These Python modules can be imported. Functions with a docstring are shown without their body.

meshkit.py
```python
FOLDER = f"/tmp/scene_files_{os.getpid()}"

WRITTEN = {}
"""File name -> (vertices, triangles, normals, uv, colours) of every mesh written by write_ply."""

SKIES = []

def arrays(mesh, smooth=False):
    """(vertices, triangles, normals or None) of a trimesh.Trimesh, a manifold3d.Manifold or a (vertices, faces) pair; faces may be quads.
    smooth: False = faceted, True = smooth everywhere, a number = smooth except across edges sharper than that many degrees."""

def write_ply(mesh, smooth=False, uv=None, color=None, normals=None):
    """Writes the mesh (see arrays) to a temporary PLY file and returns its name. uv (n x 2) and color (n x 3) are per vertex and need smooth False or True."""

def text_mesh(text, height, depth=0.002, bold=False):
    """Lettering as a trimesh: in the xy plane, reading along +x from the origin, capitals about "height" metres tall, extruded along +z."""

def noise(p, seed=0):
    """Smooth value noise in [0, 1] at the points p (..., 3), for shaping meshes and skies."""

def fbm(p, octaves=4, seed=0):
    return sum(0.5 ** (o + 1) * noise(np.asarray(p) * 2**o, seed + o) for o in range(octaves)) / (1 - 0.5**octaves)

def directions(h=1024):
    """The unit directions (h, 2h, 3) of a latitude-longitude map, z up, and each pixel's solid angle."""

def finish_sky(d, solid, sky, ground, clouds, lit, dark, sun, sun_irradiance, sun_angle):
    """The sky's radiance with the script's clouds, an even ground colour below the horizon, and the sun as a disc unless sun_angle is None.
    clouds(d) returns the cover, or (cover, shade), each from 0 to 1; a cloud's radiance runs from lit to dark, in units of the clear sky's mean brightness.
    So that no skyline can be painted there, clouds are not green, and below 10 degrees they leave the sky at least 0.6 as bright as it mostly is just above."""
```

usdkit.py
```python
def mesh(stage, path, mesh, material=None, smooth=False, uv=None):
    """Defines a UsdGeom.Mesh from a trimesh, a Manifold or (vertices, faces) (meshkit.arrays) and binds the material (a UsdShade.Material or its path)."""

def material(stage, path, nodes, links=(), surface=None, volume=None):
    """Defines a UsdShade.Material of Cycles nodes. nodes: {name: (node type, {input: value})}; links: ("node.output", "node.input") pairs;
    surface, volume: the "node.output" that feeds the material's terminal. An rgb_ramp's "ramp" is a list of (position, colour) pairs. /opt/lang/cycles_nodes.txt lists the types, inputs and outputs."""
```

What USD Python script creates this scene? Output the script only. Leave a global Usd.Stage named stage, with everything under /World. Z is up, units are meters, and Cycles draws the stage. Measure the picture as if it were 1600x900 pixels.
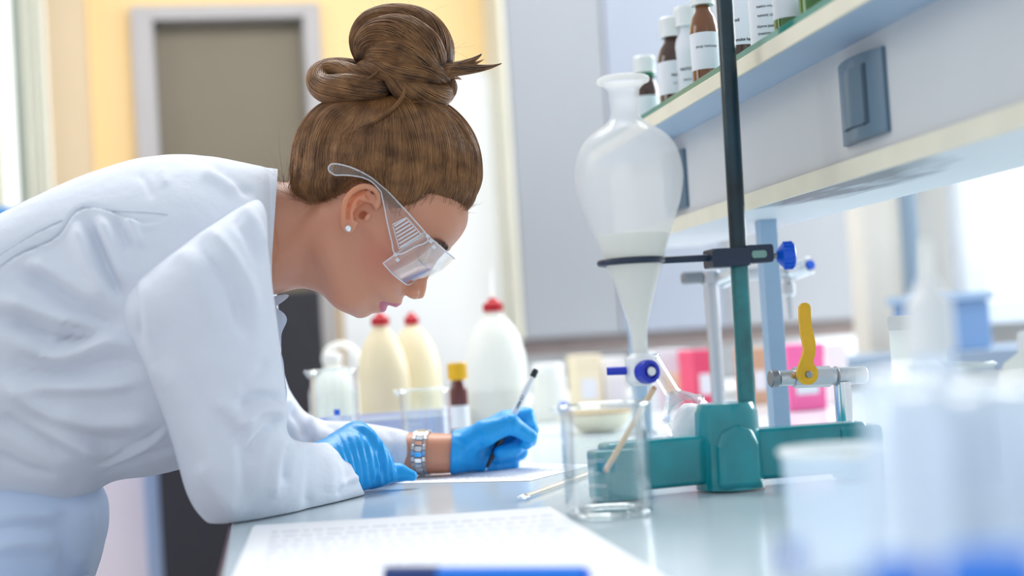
import math, random
import numpy as np, trimesh, usdkit, meshkit
import manifold3d as m3
from pxr import Usd, UsdGeom, UsdLux, UsdShade, Sdf, Gf, Vt
from scipy.spatial import cKDTree
from shapely.geometry import Polygon, LineString

rng = np.random.default_rng(7)
stage = Usd.Stage.CreateInMemory()
UsdGeom.SetStageUpAxis(stage, UsdGeom.Tokens.z)
UsdGeom.SetStageMetersPerUnit(stage, 1.0)
UsdGeom.Xform.Define(stage, '/World')
UsdGeom.Scope.Define(stage, '/World/Looks')
PI = math.pi

# ------------------------------------------------------------------ camera
FPX, EYE = 2222.0, np.array([0.0, 0.0, 1.06])      # focal length in pixels of a 1600 px wide picture; bench top is z = 0.90
VP, ROLL = (408.0, 557.0), math.radians(3.2)       # where +Y vanishes
_f = np.array([(VP[0] - 800) / FPX, -(VP[1] - 450) / FPX, -1.0]); _f /= np.linalg.norm(_f)
_u = np.array([-math.sin(ROLL), math.cos(ROLL), 0.0]); _u -= _f * (_u @ _f); _u /= np.linalg.norm(_u)
_r = np.cross(_f, _u)
CAM = np.stack([_r, _f, _u])                        # rows: world axes in camera coordinates -> CAM @ cam_vec = world_vec
BT = 0.90                                           # bench top height


def ray(px, py):
    d = CAM @ np.array([(px - 800) / FPX, -(py - 450) / FPX, -1.0])
    return d


def on_y(px, py, Y):
    d = ray(px, py); return EYE + d * (Y / d[1])


def on_z(px, py, Z):
    d = ray(px, py); return EYE + d * ((Z - EYE[2]) / d[2])


def on_x(px, py, X):
    d = ray(px, py); return EYE + d * (X / d[0])


def proj(p):
    c = (np.asarray(p, float) - EYE) @ CAM
    return np.stack([800 - FPX * c[..., 0] / c[..., 2], 450 + FPX * c[..., 1] / c[..., 2]], -1)


cam = UsdGeom.Camera.Define(stage, '/World/camera')
_m = np.eye(4); _m[:3, :3] = CAM; _m[:3, 3] = EYE
cam.AddTransformOp().Set(Gf.Matrix4d(*_m.T.ravel().tolist()))
cam.CreateHorizontalApertureAttr(36.0); cam.CreateVerticalApertureAttr(20.25)
cam.CreateFocalLengthAttr(36.0 * FPX / 1600)
cam.CreateFStopAttr(2.4); cam.CreateFocusDistanceAttr(1.55)
cam.CreateClippingRangeAttr(Gf.Vec2f(0.03, 500.0))
cam.CreateExposureAttr(0.12)
# ------------------------------------------------------------------ daylight: overcast sky all round, an added overhead light, windows
W = '/World/'


def dome(color, strength):
    d = UsdLux.DomeLight.Define(stage, W + 'sky')
    d.CreateIntensityAttr(strength); d.CreateColorAttr(Gf.Vec3f(*color))
    return d


def rect_light(name, pos, target, w, h, color, power):
    l = UsdLux.RectLight.Define(stage, W + name)
    z = np.asarray(pos, float) - np.asarray(target, float); z /= np.linalg.norm(z)
    up = np.array([0, 0, 1.0]) if abs(z[2]) < .95 else np.array([0, 1.0, 0])
    x = np.cross(up, z); x /= np.linalg.norm(x); y = np.cross(z, x)
    m = np.eye(4); m[:3, 0], m[:3, 1], m[:3, 2], m[:3, 3] = x, y, z, pos
    l.AddTransformOp().Set(Gf.Matrix4d(*m.T.ravel().tolist()))
    l.CreateWidthAttr(w); l.CreateHeightAttr(h); l.CreateColorAttr(Gf.Vec3f(*color)); l.CreateIntensityAttr(power)


dome((0.88, 0.94, 1.0), 0.26)
rect_light('daylight_window_right', (3.4, 3.2, 2.2), (0.2, 1.6, 1.0), 2.6, 1.8, (0.86, 0.93, 1.0), 10.5)
rect_light('daylight_window_left', (-3.2, 2.2, 2.6), (0.1, 1.6, 1.1), 2.0, 1.6, (1.0, 0.97, 0.92), 2.6)
rect_light('added_overhead_light', (0.5, 2.9, 3.1), (0.4, 2.6, 0), 2.0, 1.2, (1.0, 0.98, 0.95), 8.5)  # unseen light panel, added overhead to brighten the scene

# ------------------------------------------------------------------ scene helpers
COUNT = {}


def numbered(path):
    n = COUNT.get(path, -1) + 1
    COUNT[path] = n
    return path if n == 0 else f'{path}_{n:03d}'


def tagp(p, label=None, cat=None, group=None, kind=None):
    for k, v in (('label', label), ('category', cat), ('group', group), ('kind', kind)):
        if v: p.SetCustomDataByKey(k, v)


def thing(name, label, cat, loc=(0, 0, 0), group=None, rotz=0.0, kind=None):
    x = UsdGeom.Xform.Define(stage, numbered(W + name))
    x.AddTranslateOp().Set(Gf.Vec3d(*[float(a) for a in loc]))
    if rotz: x.AddRotateZOp().Set(math.degrees(rotz))
    p = x.GetPrim(); tagp(p, label, cat, group, kind)
    p.loc = None
    LOC[str(p.GetPath())] = (np.array(loc, float), rotz)
    return p


LOC = {}


def to_local(p, v):
    """World points into the frame of the thing that holds p."""
    path = '/'.join(str(p.GetPath()).split('/')[:3])
    loc, rz = LOC[path]
    v = np.asarray(v, float) - loc
    if rz:
        c, s = math.cos(-rz), math.sin(-rz)
        v = v @ np.array([[c, s, 0], [-s, c, 0], [0, 0, 1.0]])
    return v


def part(parent, name, mesh, mat, smooth=35, label=None, world=False, color=None, kind=None, col_name='Col'):
    """One Mesh prim under parent (a prim), in the frame of its thing; world=True says that the mesh is in world coordinates."""
    v, f, _ = meshkit.arrays(mesh, False)
    if world: v = to_local(parent, v)
    if color is not None: smooth = True
    m = usdkit.mesh(stage, numbered(str(parent.GetPath()) + '/' + name), (v, f), mat, smooth=smooth)
    if color is not None:
        UsdGeom.PrimvarsAPI(m).CreatePrimvar(col_name, Sdf.ValueTypeNames.Color3fArray, 'vertex').Set(Vt.Vec3fArray.FromNumpy(np.asarray(color, np.float32)))
    tagp(m.GetPrim(), label, kind=kind)
    return m.GetPrim()


def single(name, mesh, mat, label, cat, smooth=35, group=None, kind=None):
    m = usdkit.mesh(stage, numbered(W + name), mesh, mat, smooth=smooth)
    tagp(m.GetPrim(), label, cat, group, kind)
    LOC[str(m.GetPath())] = (np.zeros(3), 0)
    return m.GetPrim()


def struct(name, mesh, mat, label, cat='room', smooth=35):
    return single(name, mesh, mat, label, cat, smooth, kind='structure')


def curves(parent, name, strands, widths, mat, label=None, world=False, kind=None):
    """strands: list of (n,3); widths: list of (n,)"""
    c = UsdGeom.BasisCurves.Define(stage, numbered(str(parent.GetPath()) + '/' + name))
    pts = np.vstack(strands)
    if world: pts = to_local(parent, pts)
    c.CreateTypeAttr('cubic'); c.CreateBasisAttr('catmullRom'); c.CreateWrapAttr('pinned')
    c.CreatePointsAttr(Vt.Vec3fArray.FromNumpy(pts.astype(np.float32)))
    c.CreateCurveVertexCountsAttr(Vt.IntArray.FromNumpy(np.array([len(s) for s in strands], np.int32)))
    c.CreateWidthsAttr(Vt.FloatArray.FromNumpy(np.concatenate(widths).astype(np.float32))); c.SetWidthsInterpolation('vertex')
    UsdShade.MaterialBindingAPI.Apply(c.GetPrim()).Bind(mat)
    tagp(c.GetPrim(), label, kind=kind)
    return c.GetPrim()


# ------------------------------------------------------------------ meshes
def cat(ms):
    return trimesh.util.concatenate([m for m in ms])


def box(lo, hi, bevel=0.0):
    lo, hi = np.asarray(lo, float), np.asarray(hi, float)
    if bevel <= 0:
        b = trimesh.creation.box(hi - lo); b.apply_translation((lo + hi) / 2); return b
    b = min(bevel, 0.49 * (hi - lo).min())
    pts = []
    for s in np.ndindex(2, 2, 2):
        c = np.where(s, hi, lo); d = np.where(s, -1, 1) * b
        for k in range(3):
            for w_ in (1.0, .293):
                e = d.copy() * 1.0
                q = d * .293
                q = q.copy(); q[k] = 0
                o = [j for j in range(3) if j != k]
                q[o[0]] = d[o[0]] * w_; q[o[1]] = d[o[1]] * (1.293 - w_)
                pts.append(c + q)
    h = trimesh.convex.convex_hull(np.array(pts))
    return h


def lathe(profile, n=32, cap=True):
    """profile: (r, z) points; closed to the axis when cap."""
    p = np.array(profile, float)
    if cap:
        if p[0, 0] > 1e-6: p = np.vstack([[0, p[0, 1]], p])
        if p[-1, 0] > 1e-6: p = np.vstack([p, [0, p[-1, 1]]])
    m = trimesh.creation.revolve(p, sections=n)
    if m.volume < 0: m.invert()
    return m


def frames(path):
    p = np.asarray(path, float)
    t = np.gradient(p, axis=0); t /= np.linalg.norm(t, axis=1, keepdims=True) + 1e-12
    a = np.array([0, 0, 1.0]) if abs(t[0, 2]) < .9 else np.array([1.0, 0, 0])
    n = np.cross(t[0], a); n /= np.linalg.norm(n)
    N = [n]
    for i in range(1, len(p)):
        v = np.cross(t[i - 1], t[i]); s = np.linalg.norm(v)
        m = N[-1]
        if s > 1e-8:
            v = v / s; ang = math.asin(min(1, s)) if t[i - 1] @ t[i] > 0 else PI - math.asin(min(1, s))
            m = m * math.cos(ang) + np.cross(v, m) * math.sin(ang) + v * (v @ m) * (1 - math.cos(ang))
        m = m - t[i] * (t[i] @ m); m /= np.linalg.norm(m)
        N.append(m)
    N = np.array(N)
    return t, N, np.cross(t, N)


def spline(pts, n):
    from scipy.interpolate import CubicSpline, PchipInterpolator
    p = np.asarray(pts, float)
    d = np.r_[0, np.cumsum(np.linalg.norm(np.diff(p[:, :3], axis=0), axis=1) + 1e-9)]
    return PchipInterpolator(d / d[-1], p)(np.linspace(0, 1, n)) if len(p) < 4 else CubicSpline(d / d[-1], p)(np.linspace(0, 1, n))


def grid_mesh(R, close_u=False, caps=True):
    """R: (rings, k, 3) closed rings to a watertight mesh."""
    n, k, _ = R.shape
    v = R.reshape(-1, 3)
    i, j = np.meshgrid(np.arange(n - 1 + bool(close_u)), np.arange(k), indexing='ij')
    a = i * k + j; b = i * k + (j + 1) % k; c = ((i + 1) % n) * k + (j + 1) % k; d = ((i + 1) % n) * k + j
    f = np.concatenate([np.stack([a, b, c], -1).reshape(-1, 3), np.stack([a, c, d], -1).reshape(-1, 3)])
    if caps and not close_u:
        c0, c1 = len(v), len(v) + 1
        v = np.vstack([v, R[0].mean(0), R[-1].mean(0)])
        j = np.arange(k)
        f = np.vstack([f, np.stack([np.full(k, c0), (j + 1) % k, j], 1), np.stack([np.full(k, c1), (n - 1) * k + j, (n - 1) * k + (j + 1) % k], 1)])
    m = trimesh.Trimesh(v, f, process=False)
    if m.volume < 0: m = trimesh.Trimesh(v, f[:, ::-1], process=False)
    return m


def tube(path, r, k=12, closed=False):
    p = np.asarray(path, float); r = np.broadcast_to(np.asarray(r, float), (len(p),))
    t, N, B = frames(p)
    a = np.linspace(0, 2 * PI, k, endpoint=False)
    R = p[:, None] + r[:, None, None] * (np.cos(a)[None, :, None] * N[:, None] + np.sin(a)[None, :, None] * B[:, None])
    return grid_mesh(R, close_u=closed)


def extrude(poly, depth):
    return trimesh.creation.extrude_polygon(poly if isinstance(poly, Polygon) else Polygon(poly), depth, engine='earcut')


def moved(m, loc=(0, 0, 0), rx=0, ry=0, rz=0, scale=None):
    m = m.copy()
    if scale is not None: m.apply_scale(scale)
    T = trimesh.transformations
    m.apply_transform(T.euler_matrix(rx, ry, rz)); m.apply_translation(loc)
    return m


def axis_frame(m, origin, z, x=None):
    """Puts a mesh built along +z so that +z is direction z at origin."""
    z = np.asarray(z, float); z = z / np.linalg.norm(z)
    x = np.array([1.0, 0, 0]) if x is None else np.asarray(x, float)
    if abs(x @ z) > .98: x = np.array([0, 1.0, 0])
    x = x - z * (x @ z); x /= np.linalg.norm(x)
    M = np.eye(4); M[:3, 0], M[:3, 1], M[:3, 2], M[:3, 3] = x, np.cross(z, x), z, origin
    m = m.copy(); m.apply_transform(M); return m


def capped(a, b, r, n=24, r2=None):
    a, b = np.asarray(a, float), np.asarray(b, float)
    L = np.linalg.norm(b - a); r2 = r if r2 is None else r2
    e = min(r, r2) * .12
    m = lathe([(r - e, 0), (r, e), (r2, L - e), (r2 - e, L)], n)
    return axis_frame(m, a, b - a)


# ------------------------------------------------------------------ materials
def srgb(*c):
    c = np.array(c if len(c) == 3 else c[0], float)
    if c.max() > 1: c = c / 255
    return tuple(np.where(c <= .04045, c / 12.92, ((c + .055) / 1.055) ** 2.4))


def mat(name, col, rough=.5, metal=0, var=.06, scale=6, bump=0, bscale=80, **kw):
    """A principled material whose colour wanders a little (noise on object coordinates)."""
    c = np.array(col, float)
    nodes = {'tc': ('texture_coordinate', {}), 'n': ('noise_texture', {'scale': float(scale), 'detail': 4.0}),
             'r': ('rgb_ramp', {'ramp': [(.3, tuple(c * (1 - var))), (.7, tuple(np.minimum(c * (1 + var), 1)))]}),
             'p': ('principled_bsdf', {'roughness': float(rough), 'metallic': float(metal), **kw})}
    links = [('tc.object', 'n.vector'), ('n.fac', 'r.fac'), ('r.color', 'p.base_color')]
    if bump:
        nodes['bn'] = ('noise_texture', {'scale': float(bscale), 'detail': 5.0}); nodes['b'] = ('bump', {'strength': float(bump), 'distance': .002})
        links += [('tc.object', 'bn.vector'), ('bn.fac', 'b.height'), ('b.normal', 'p.normal')]
    return usdkit.material(stage, '/World/Looks/' + name, nodes, links, surface='p.BSDF')


def pane(name, tint=(1, 1, 1), gloss=(1, 1, 1), rough=.02, add=.02, ior=1.45, most=.4):
    """Thin clear plastic or glass: light passes, edges and skins reflect."""
    return usdkit.material(stage, '/World/Looks/' + name, {
        't': ('transparent_bsdf', {'color': tint}), 'g': ('glossy_bsdf', {'color': gloss, 'roughness': rough}),
        'f': ('fresnel', {'IOR': ior}), 'a': ('math', {'math_type': 'add', 'value2': float(add)}), 'c': ('math', {'math_type': 'minimum', 'value2': float(most)}), 'm': ('mix_closure', {})},
        [('f.fac', 'a.value1'), ('a.value', 'c.value1'), ('c.value', 'm.fac'), ('t.BSDF', 'm.closure1'), ('g.BSDF', 'm.closure2')], surface='m.closure')


def milky(name, col, fac=.5, rough=.3, clear=(1, 1, 1)):
    """Translucent plastic: part lets light straight through, part scatters it."""
    return usdkit.material(stage, '/World/Looks/' + name, {
        't': ('transparent_bsdf', {'color': clear}), 'tl': ('translucent_bsdf', {'color': col}), 'd': ('principled_bsdf', {'base_color': col, 'roughness': rough}),
        'm1': ('mix_closure', {'fac': .5}), 'm': ('mix_closure', {'fac': fac})},
        [('tl.BSDF', 'm1.closure1'), ('d.BSDF', 'm1.closure2'), ('t.BSDF', 'm.closure1'), ('m1.closure', 'm.closure2')], surface='m.closure')


M = {}
M['bench'] = mat('bench_laminate', srgb(196, 208, 214), .18, var=.05, scale=3, bump=.02)
M['shelf_under_shade'] = mat('shelf_underside_shade_blue', srgb(168, 190, 212), .5, var=.03)  # blue-grey with the shade under the upper board put into the colour
M['ink_pale'] = mat('print_ink_pale', srgb(196, 200, 216), .7)
M['rod_paint'] = mat('rod_paint_teal', srgb(0, 112, 116), .2, var=.35, scale=30, bump=.2, bscale=60, coat_weight=.4)
M['bench_edge'] = mat('bench_edge_dark', srgb(92, 60, 66), .5)
M['bench_body'] = mat('bench_body', srgb(200, 205, 208), .5)
M['shelf'] = mat('shelf_board', srgb(204, 207, 210), .55, var=.03, scale=5)
M['shelf_edge'] = mat('shelf_edge_cream', srgb(226, 222, 204), .5, var=.04, scale=18)
M['shelf_glass'] = mat('shelf_glass_green', srgb(64, 150, 136), .08, transmission_weight=.25)
M['post'] = mat('shelf_post', srgb(150, 178, 205), .4)
M['switch'] = mat('switch_blue_grey', srgb(84, 112, 132), .28, var=.03)
M['switch_dark'] = mat('switch_gap', srgb(32, 62, 84), .5)
M['floor'] = mat('floor_vinyl', srgb(178, 172, 176), .35, var=.05)
M['yellow_wall'] = mat('wall_yellow', srgb(240, 208, 152), .7, var=.03, scale=2)
M['white_wall'] = mat('wall_white', srgb(238, 241, 243), .6, var=.02, scale=2)
M['beige_wall'] = mat('wall_beige', srgb(206, 184, 152), .7, var=.03, scale=2)
M['frame'] = mat('door_frame_grey', srgb(176, 172, 172), .5, var=.02)
M['door'] = mat('door_brown_grey', srgb(122, 113, 96), .6, var=.08, scale=1.2)
M['cabinet'] = mat('cabinet_grey', srgb(148, 152, 158), .5, var=.03, scale=2)
M['cabinet_blue'] = mat('cabinet_blue', srgb(150, 158, 172), .5, var=.03, scale=2)
M['cabinet_side'] = mat('cabinet_side_cream', srgb(214, 212, 196), .5, var=.03)
M['plank'] = mat('pelmet_brown', srgb(128, 116, 114), .6, var=.1, scale=8)
M['black'] = mat('black_panel', srgb(38, 36, 44), .4, var=.15)
M['white'] = mat('white_plastic', srgb(236, 238, 238), .35, var=.015)
M['paper'] = mat('paper_white', srgb(240, 242, 246), .7, var=.01)
M['ink'] = mat('print_ink', srgb(150, 156, 178), .7)
M['ink_dark'] = mat('label_ink', srgb(40, 44, 56), .7)
M['chrome'] = mat('chrome', (.72, .75, .78), .14, 1, var=.03)
M['steel'] = mat('brushed_steel', (.55, .57, .60), .28, 1, var=.05)
M['dull_metal'] = mat('dull_metal', (.30, .31, .33), .42, 1, var=.1)
M['red'] = mat('red_cap', srgb(196, 22, 40), .35)
M['yellow'] = mat('yellow_cap', srgb(236, 184, 20), .4)
M['lever'] = mat('lever_yellow', srgb(240, 180, 24), .38, var=.05, scale=40)
M['blue'] = mat('blue_plastic', srgb(10, 92, 216), .35)
M['blue_dark'] = mat('stopcock_blue', srgb(28, 52, 186), .35)
M['cap_blue'] = mat('bright_blue_cap', srgb(0, 120, 230), .35)
M['amber'] = mat('amber_glass', srgb(60, 30, 10), .08, var=.2, scale=12, coat_weight=.5)
M['amber_light'] = mat('amber_glass_light', srgb(112, 62, 14), .08, var=.25, scale=12, coat_weight=.5)
M['green_glass'] = mat('green_glass', srgb(50, 108, 26), .08, var=.4, scale=30, coat_weight=.5)
M['green_cap'] = mat('green_ring', srgb(10, 110, 80), .4)
M['label'] = mat('bottle_label', srgb(226, 229, 236), .6, var=.02)
M['teal'] = mat('stand_enamel_teal', srgb(0, 140, 150), .2, var=.22, scale=22, bump=.12, bscale=40, coat_weight=.4)
M['rod_teal'] = mat('rod_enamel', srgb(10, 62, 78), .25, var=.5, scale=25, bump=.15, bscale=90, metallic=.3) if False else mat('rod_enamel', srgb(6, 42, 54), .3, var=.5, scale=25, bump=.15, bscale=90)
M['clamp'] = mat('clamp_dark', srgb(30, 44, 66), .4, var=.1)
M['pink'] = mat('pink_card', srgb(250, 108, 170), .6)
M['pinkred'] = mat('rose_card', srgb(226, 74, 112), .6)
M['cream'] = mat('cream_card', srgb(236, 224, 196), .6)
M['tan'] = mat('tan_card', srgb(200, 160, 130), .6)
M['gold'] = mat('gold_rim', srgb(170, 130, 60), .35)
M['tray'] = mat('tray_lilac', srgb(172, 182, 218), .45)
M['glass'] = pane('clear_glass', (.975, .99, .992), rough=.01, add=.02, ior=1.35)
M['rim'] = pane('glass_rim', (.94, .98, .99), rough=.08, add=.25, most=.6)
M['tubeplastic'] = milky('tube_plastic', srgb(230, 242, 255), .26)
M['hdpe'] = milky('bottle_plastic', srgb(246, 247, 244), .8, .3)
M['hdpe_cream'] = milky('bottle_plastic_cream', srgb(246, 240, 220), .85, .3)
M['frost'] = milky('funnel_plastic', srgb(232, 234, 236), .33, .12)
M['funnel_liquid'] = milky('cloudy_liquid', srgb(255, 254, 247), .97, .2)
M['wood'] = mat('splint_wood', srgb(226, 196, 160), .6)
M['curtain'] = milky('curtain_white', srgb(240, 240, 232), .8, .8)
# ------------------------------------------------------------------ the room
WY = 4.6
struct('floor', box((-4, -1.2, -.05), (4.2, WY + .1, 0)), M['floor'], 'pale vinyl floor below the bench', 'floor')
# far wall: yellow paint, interrupted by a door
pl = lambda px, py, Y=WY: on_y(px, py, Y)
dL, dR = pl(211, 150)[0], pl(506, 150)[0]
dT = pl(350, 10)[2]
struct('wall_back', cat([box((-4, WY, 0), (dL, WY + .1, 3.2)), box((dR, WY, 0), (4.2, WY + .1, 3.2)), box((dL, WY, dT), (dR, WY + .1, 3.2))]), M['yellow_wall'], 'yellow painted wall behind the bench', 'wall')
fr = thing('door_1', 'grey framed doorway with a brown grey door behind the person', 'door', ((dL + dR) / 2, WY, 0), kind='structure')
fw = .066
part(fr, 'frame', cat([box((dL, WY - .03, 0), (dL + fw, WY + .1, dT), .006), box((dR - fw * .8, WY - .03, 0), (dR, WY + .1, dT), .006), box((dL + fw, WY - .03, dT - .045), (dR - fw * .8, WY + .1, dT), .006)]), M['frame'], world=True, smooth=False)
part(fr, 'leaf', cat([box((dL + fw + .004, WY + .03, 0), (dR - fw * .8 - .004, WY + .07, dT - .05), .004)]), M['door'], world=True, smooth=False)
part(fr, 'handle', cat([capped((dR - .13, WY + .03, 1.0), (dR - .13, WY - .02, 1.0), .011), capped((dR - .13, WY - .02, 1.0), (dR - .23, WY - .02, 1.0), .010)]), M['steel'], world=True)
# white board to the right of the door
a, b = pl(690, 118), pl(775, 520)
wb = thing('wall_board', 'large white board on the yellow wall left of the grey cabinet', 'board', ((a[0] + b[0]) / 2, WY - .03, .8))
part(wb, 'panel', box((dR + .02, WY - .028, .8), (b[0] + .12, WY, a[2]), .004), M['white_wall'], world=True, smooth=False)
part(wb, 'frame', cat([box((dR + .015, WY - .032, .79), (b[0] + .13, WY, .80), .002), box((dR + .015, WY - .032, a[2]), (b[0] + .13, WY, a[2] + .012), .002)]), M['white'], world=True, smooth=False)
# beige pier and the window on the left
q0, q1 = pl(84, 150), pl(143, 150)
struct('wall_pier', box((q0[0], WY - .12, 0), (q1[0], WY, 3.2), .004), M['beige_wall'], 'beige wall pier beside the left window', 'wall')
w0, w1 = pl(-260, 150)[0], pl(82, 150)[0]
wz0, wz1 = pl(20, 335)[2], 3.0
win = thing('window_1', 'bright window with white curtains at the far left', 'window', ((w0 + w1) / 2, WY - .1, wz0), kind='structure')
M['window_light'] = usdkit.material(stage, '/World/Looks/window_daylight', {'e': ('emission', {'color': (.97, .98, .94), 'strength': 1.6})}, [], surface='e.emission')
part(win, 'pane', box((w0, WY - .05, wz0), (w1, WY - .04, wz1)), M['window_light'], world=True, smooth=False)
mx = pl(40, 150)[0]
part(win, 'frame', cat([box((w0 - .04, WY - .09, wz0 - .05), (w1, WY - .02, wz0), .004), box((mx - .02, WY - .09, wz0), (mx + .012, WY - .03, wz1), .004)]), mat('window_frame_green', srgb(156, 170, 164), .5), world=True, smooth=False)


def curtain(x0, x1, z0, z1, y, n):
    xs = np.linspace(x0, x1, 8 * n)
    prof = [(x, y + .018 * math.sin(i / 8 * 2 * PI)) for i, x in enumerate(xs)]
    poly = LineString(prof).buffer(.002)
    m = extrude(poly, z1 - z0); m.apply_translation((0, 0, z0)); return m


part(win, 'curtain', curtain(pl(47, 150)[0], pl(84, 150)[0], wz0, 2.9, WY - .14, 4), M['curtain'], world=True, smooth=60)
part(win, 'curtain', curtain(pl(-120, 150)[0], pl(14, 150)[0], wz0, 2.9, WY - .14, 9), M['curtain'], world=True, smooth=60)
# blue seat under the window
s0, s1 = on_y(-160, 322, 3.6), on_y(58, 322, 3.6)
st = thing('upholstered_sofa', 'blue upholstered seat behind the back of the lab coat', 'seat', ((s0[0] + s1[0]) / 2, 3.6, 0))
part(st, 'backrest', box((s0[0], 3.6, .62), (s1[0], 3.68, s0[2] - .012), .02), mat('seat_blue', srgb(60, 130, 190), .7), world=True, smooth=False)
part(st, 'cushion', box((s0[0], 3.15, .40), (s1[0], 3.62, .50), .03), M['blue'], world=True, smooth=False)
for x in (s0[0] + .06, s1[0] - .06):
    for y in (3.2, 3.62): part(st, 'leg', capped((x, y, 0), (x, y, .41), .016), M['steel'], world=True)
# black tall unit and white unit behind the person
k0, k1 = on_y(258, 800, 4.1), on_y(348, 800, 4.1)
u0, u1 = on_y(380, 560, 3.9), on_y(507, 560, 3.9)
bl = thing('storage_unit', 'black low cupboard in front of the doorway, seen under the chin and arm', 'cupboard', ((k0[0] + u1[0]) / 2, 4.0, 0))
part(bl, 'body', box((k0[0], 3.92, 0), (u1[0], 4.3, on_y(470, 455, 3.92)[2]), .006), M['black'], world=True, smooth=False)
for i in range(2):
    xa = k0[0] + (u1[0] - k0[0]) * (i / 2) + .006; xb = k0[0] + (u1[0] - k0[0]) * ((i + 1) / 2) - .006
    part(bl, 'door', box((xa, 3.9, .06), (xb, 3.92, on_y(470, 457, 3.9)[2] - .01), .003), M['black'], world=True, smooth=False)
b0, b1 = on_y(120, 800, 4.0), on_y(254, 800, 4.0)
wu = thing('white_cupboard', 'white cupboard low on the left between the trousers and the black unit', 'cupboard', ((b0[0] + b1[0]) / 2, 4.0, 0))
part(wu, 'body', box((b0[0] - .3, 4.0, 0), (b1[0], 4.4, 1.0), .006), mat('cupboard_pinkish', srgb(232, 222, 230), .5, var=.02), world=True, smooth=False)
part(wu, 'edge_trim', box((b1[0] - .045, 3.985, 0), (b1[0], 4.0, 1.0), .003), mat('cupboard_trim', srgb(176, 196, 226), .4, var=.02), world=True, smooth=False)

# wall cabinets over the far counter
CY = 4.3
cz = on_y(900, 526, CY)[2]
ex = [on_y(p, 400, CY)[0] for p in (811, 965, 1130, 1345)]
cab = thing('wall_cabinet', 'grey wall cabinet row hanging behind the funnel and stand', 'cabinet', ((ex[0] + ex[-1]) / 2, CY, cz))
part(cab, 'body', box((ex[0] + .004, CY + .02, cz), (ex[-1], WY, 2.7)), M['cabinet'], world=True, smooth=False)
part(cab, 'side_panel', box((ex[0] - .016, CY + .0, cz), (ex[0], WY, 2.7), .003), M['cabinet_side'], world=True, smooth=False)
for i in range(3):
    part(cab, 'door', box((ex[i] + .004, CY, cz + .004), (ex[i + 1] - .004, CY + .02, 2.7), .003), M['cabinet'] if i != 1 else M['cabinet_blue'], world=True, smooth=False)
part(cab, 'backsplash', box((ex[0], WY - .02, .89), (ex[-1] + .3, WY - .002, cz), .001), M['white_wall'], world=True, smooth=False)
part(cab, 'pelmet', box((ex[0], CY + .03, cz - .052), (ex[-1], CY + .06, cz), .002), M['plank'], world=True, smooth=False)
# far counter with things on it
fc = thing('far_counter', 'white counter along the back wall under the grey cabinets', 'counter', (1.2, CY + .1, 0))
part(fc, 'worktop', box((ex[0] - .1, 3.95, .86), (ex[-1] + .3, WY - .03, .89), .004), M['white_wall'], world=True, smooth=False)
part(fc, 'carcass', box((ex[0] - .08, 4.0, 0), (ex[-1] + .28, WY - .03, .86)), M['cabinet_side'], world=True, smooth=False)
for i in range(4):
    xa = ex[0] - .07 + i * .3
    part(fc, 'door', box((xa, 3.98, .1), (xa + .29, 4.0, .84), .003), M['cabinet_side'], world=True, smooth=False)

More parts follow.
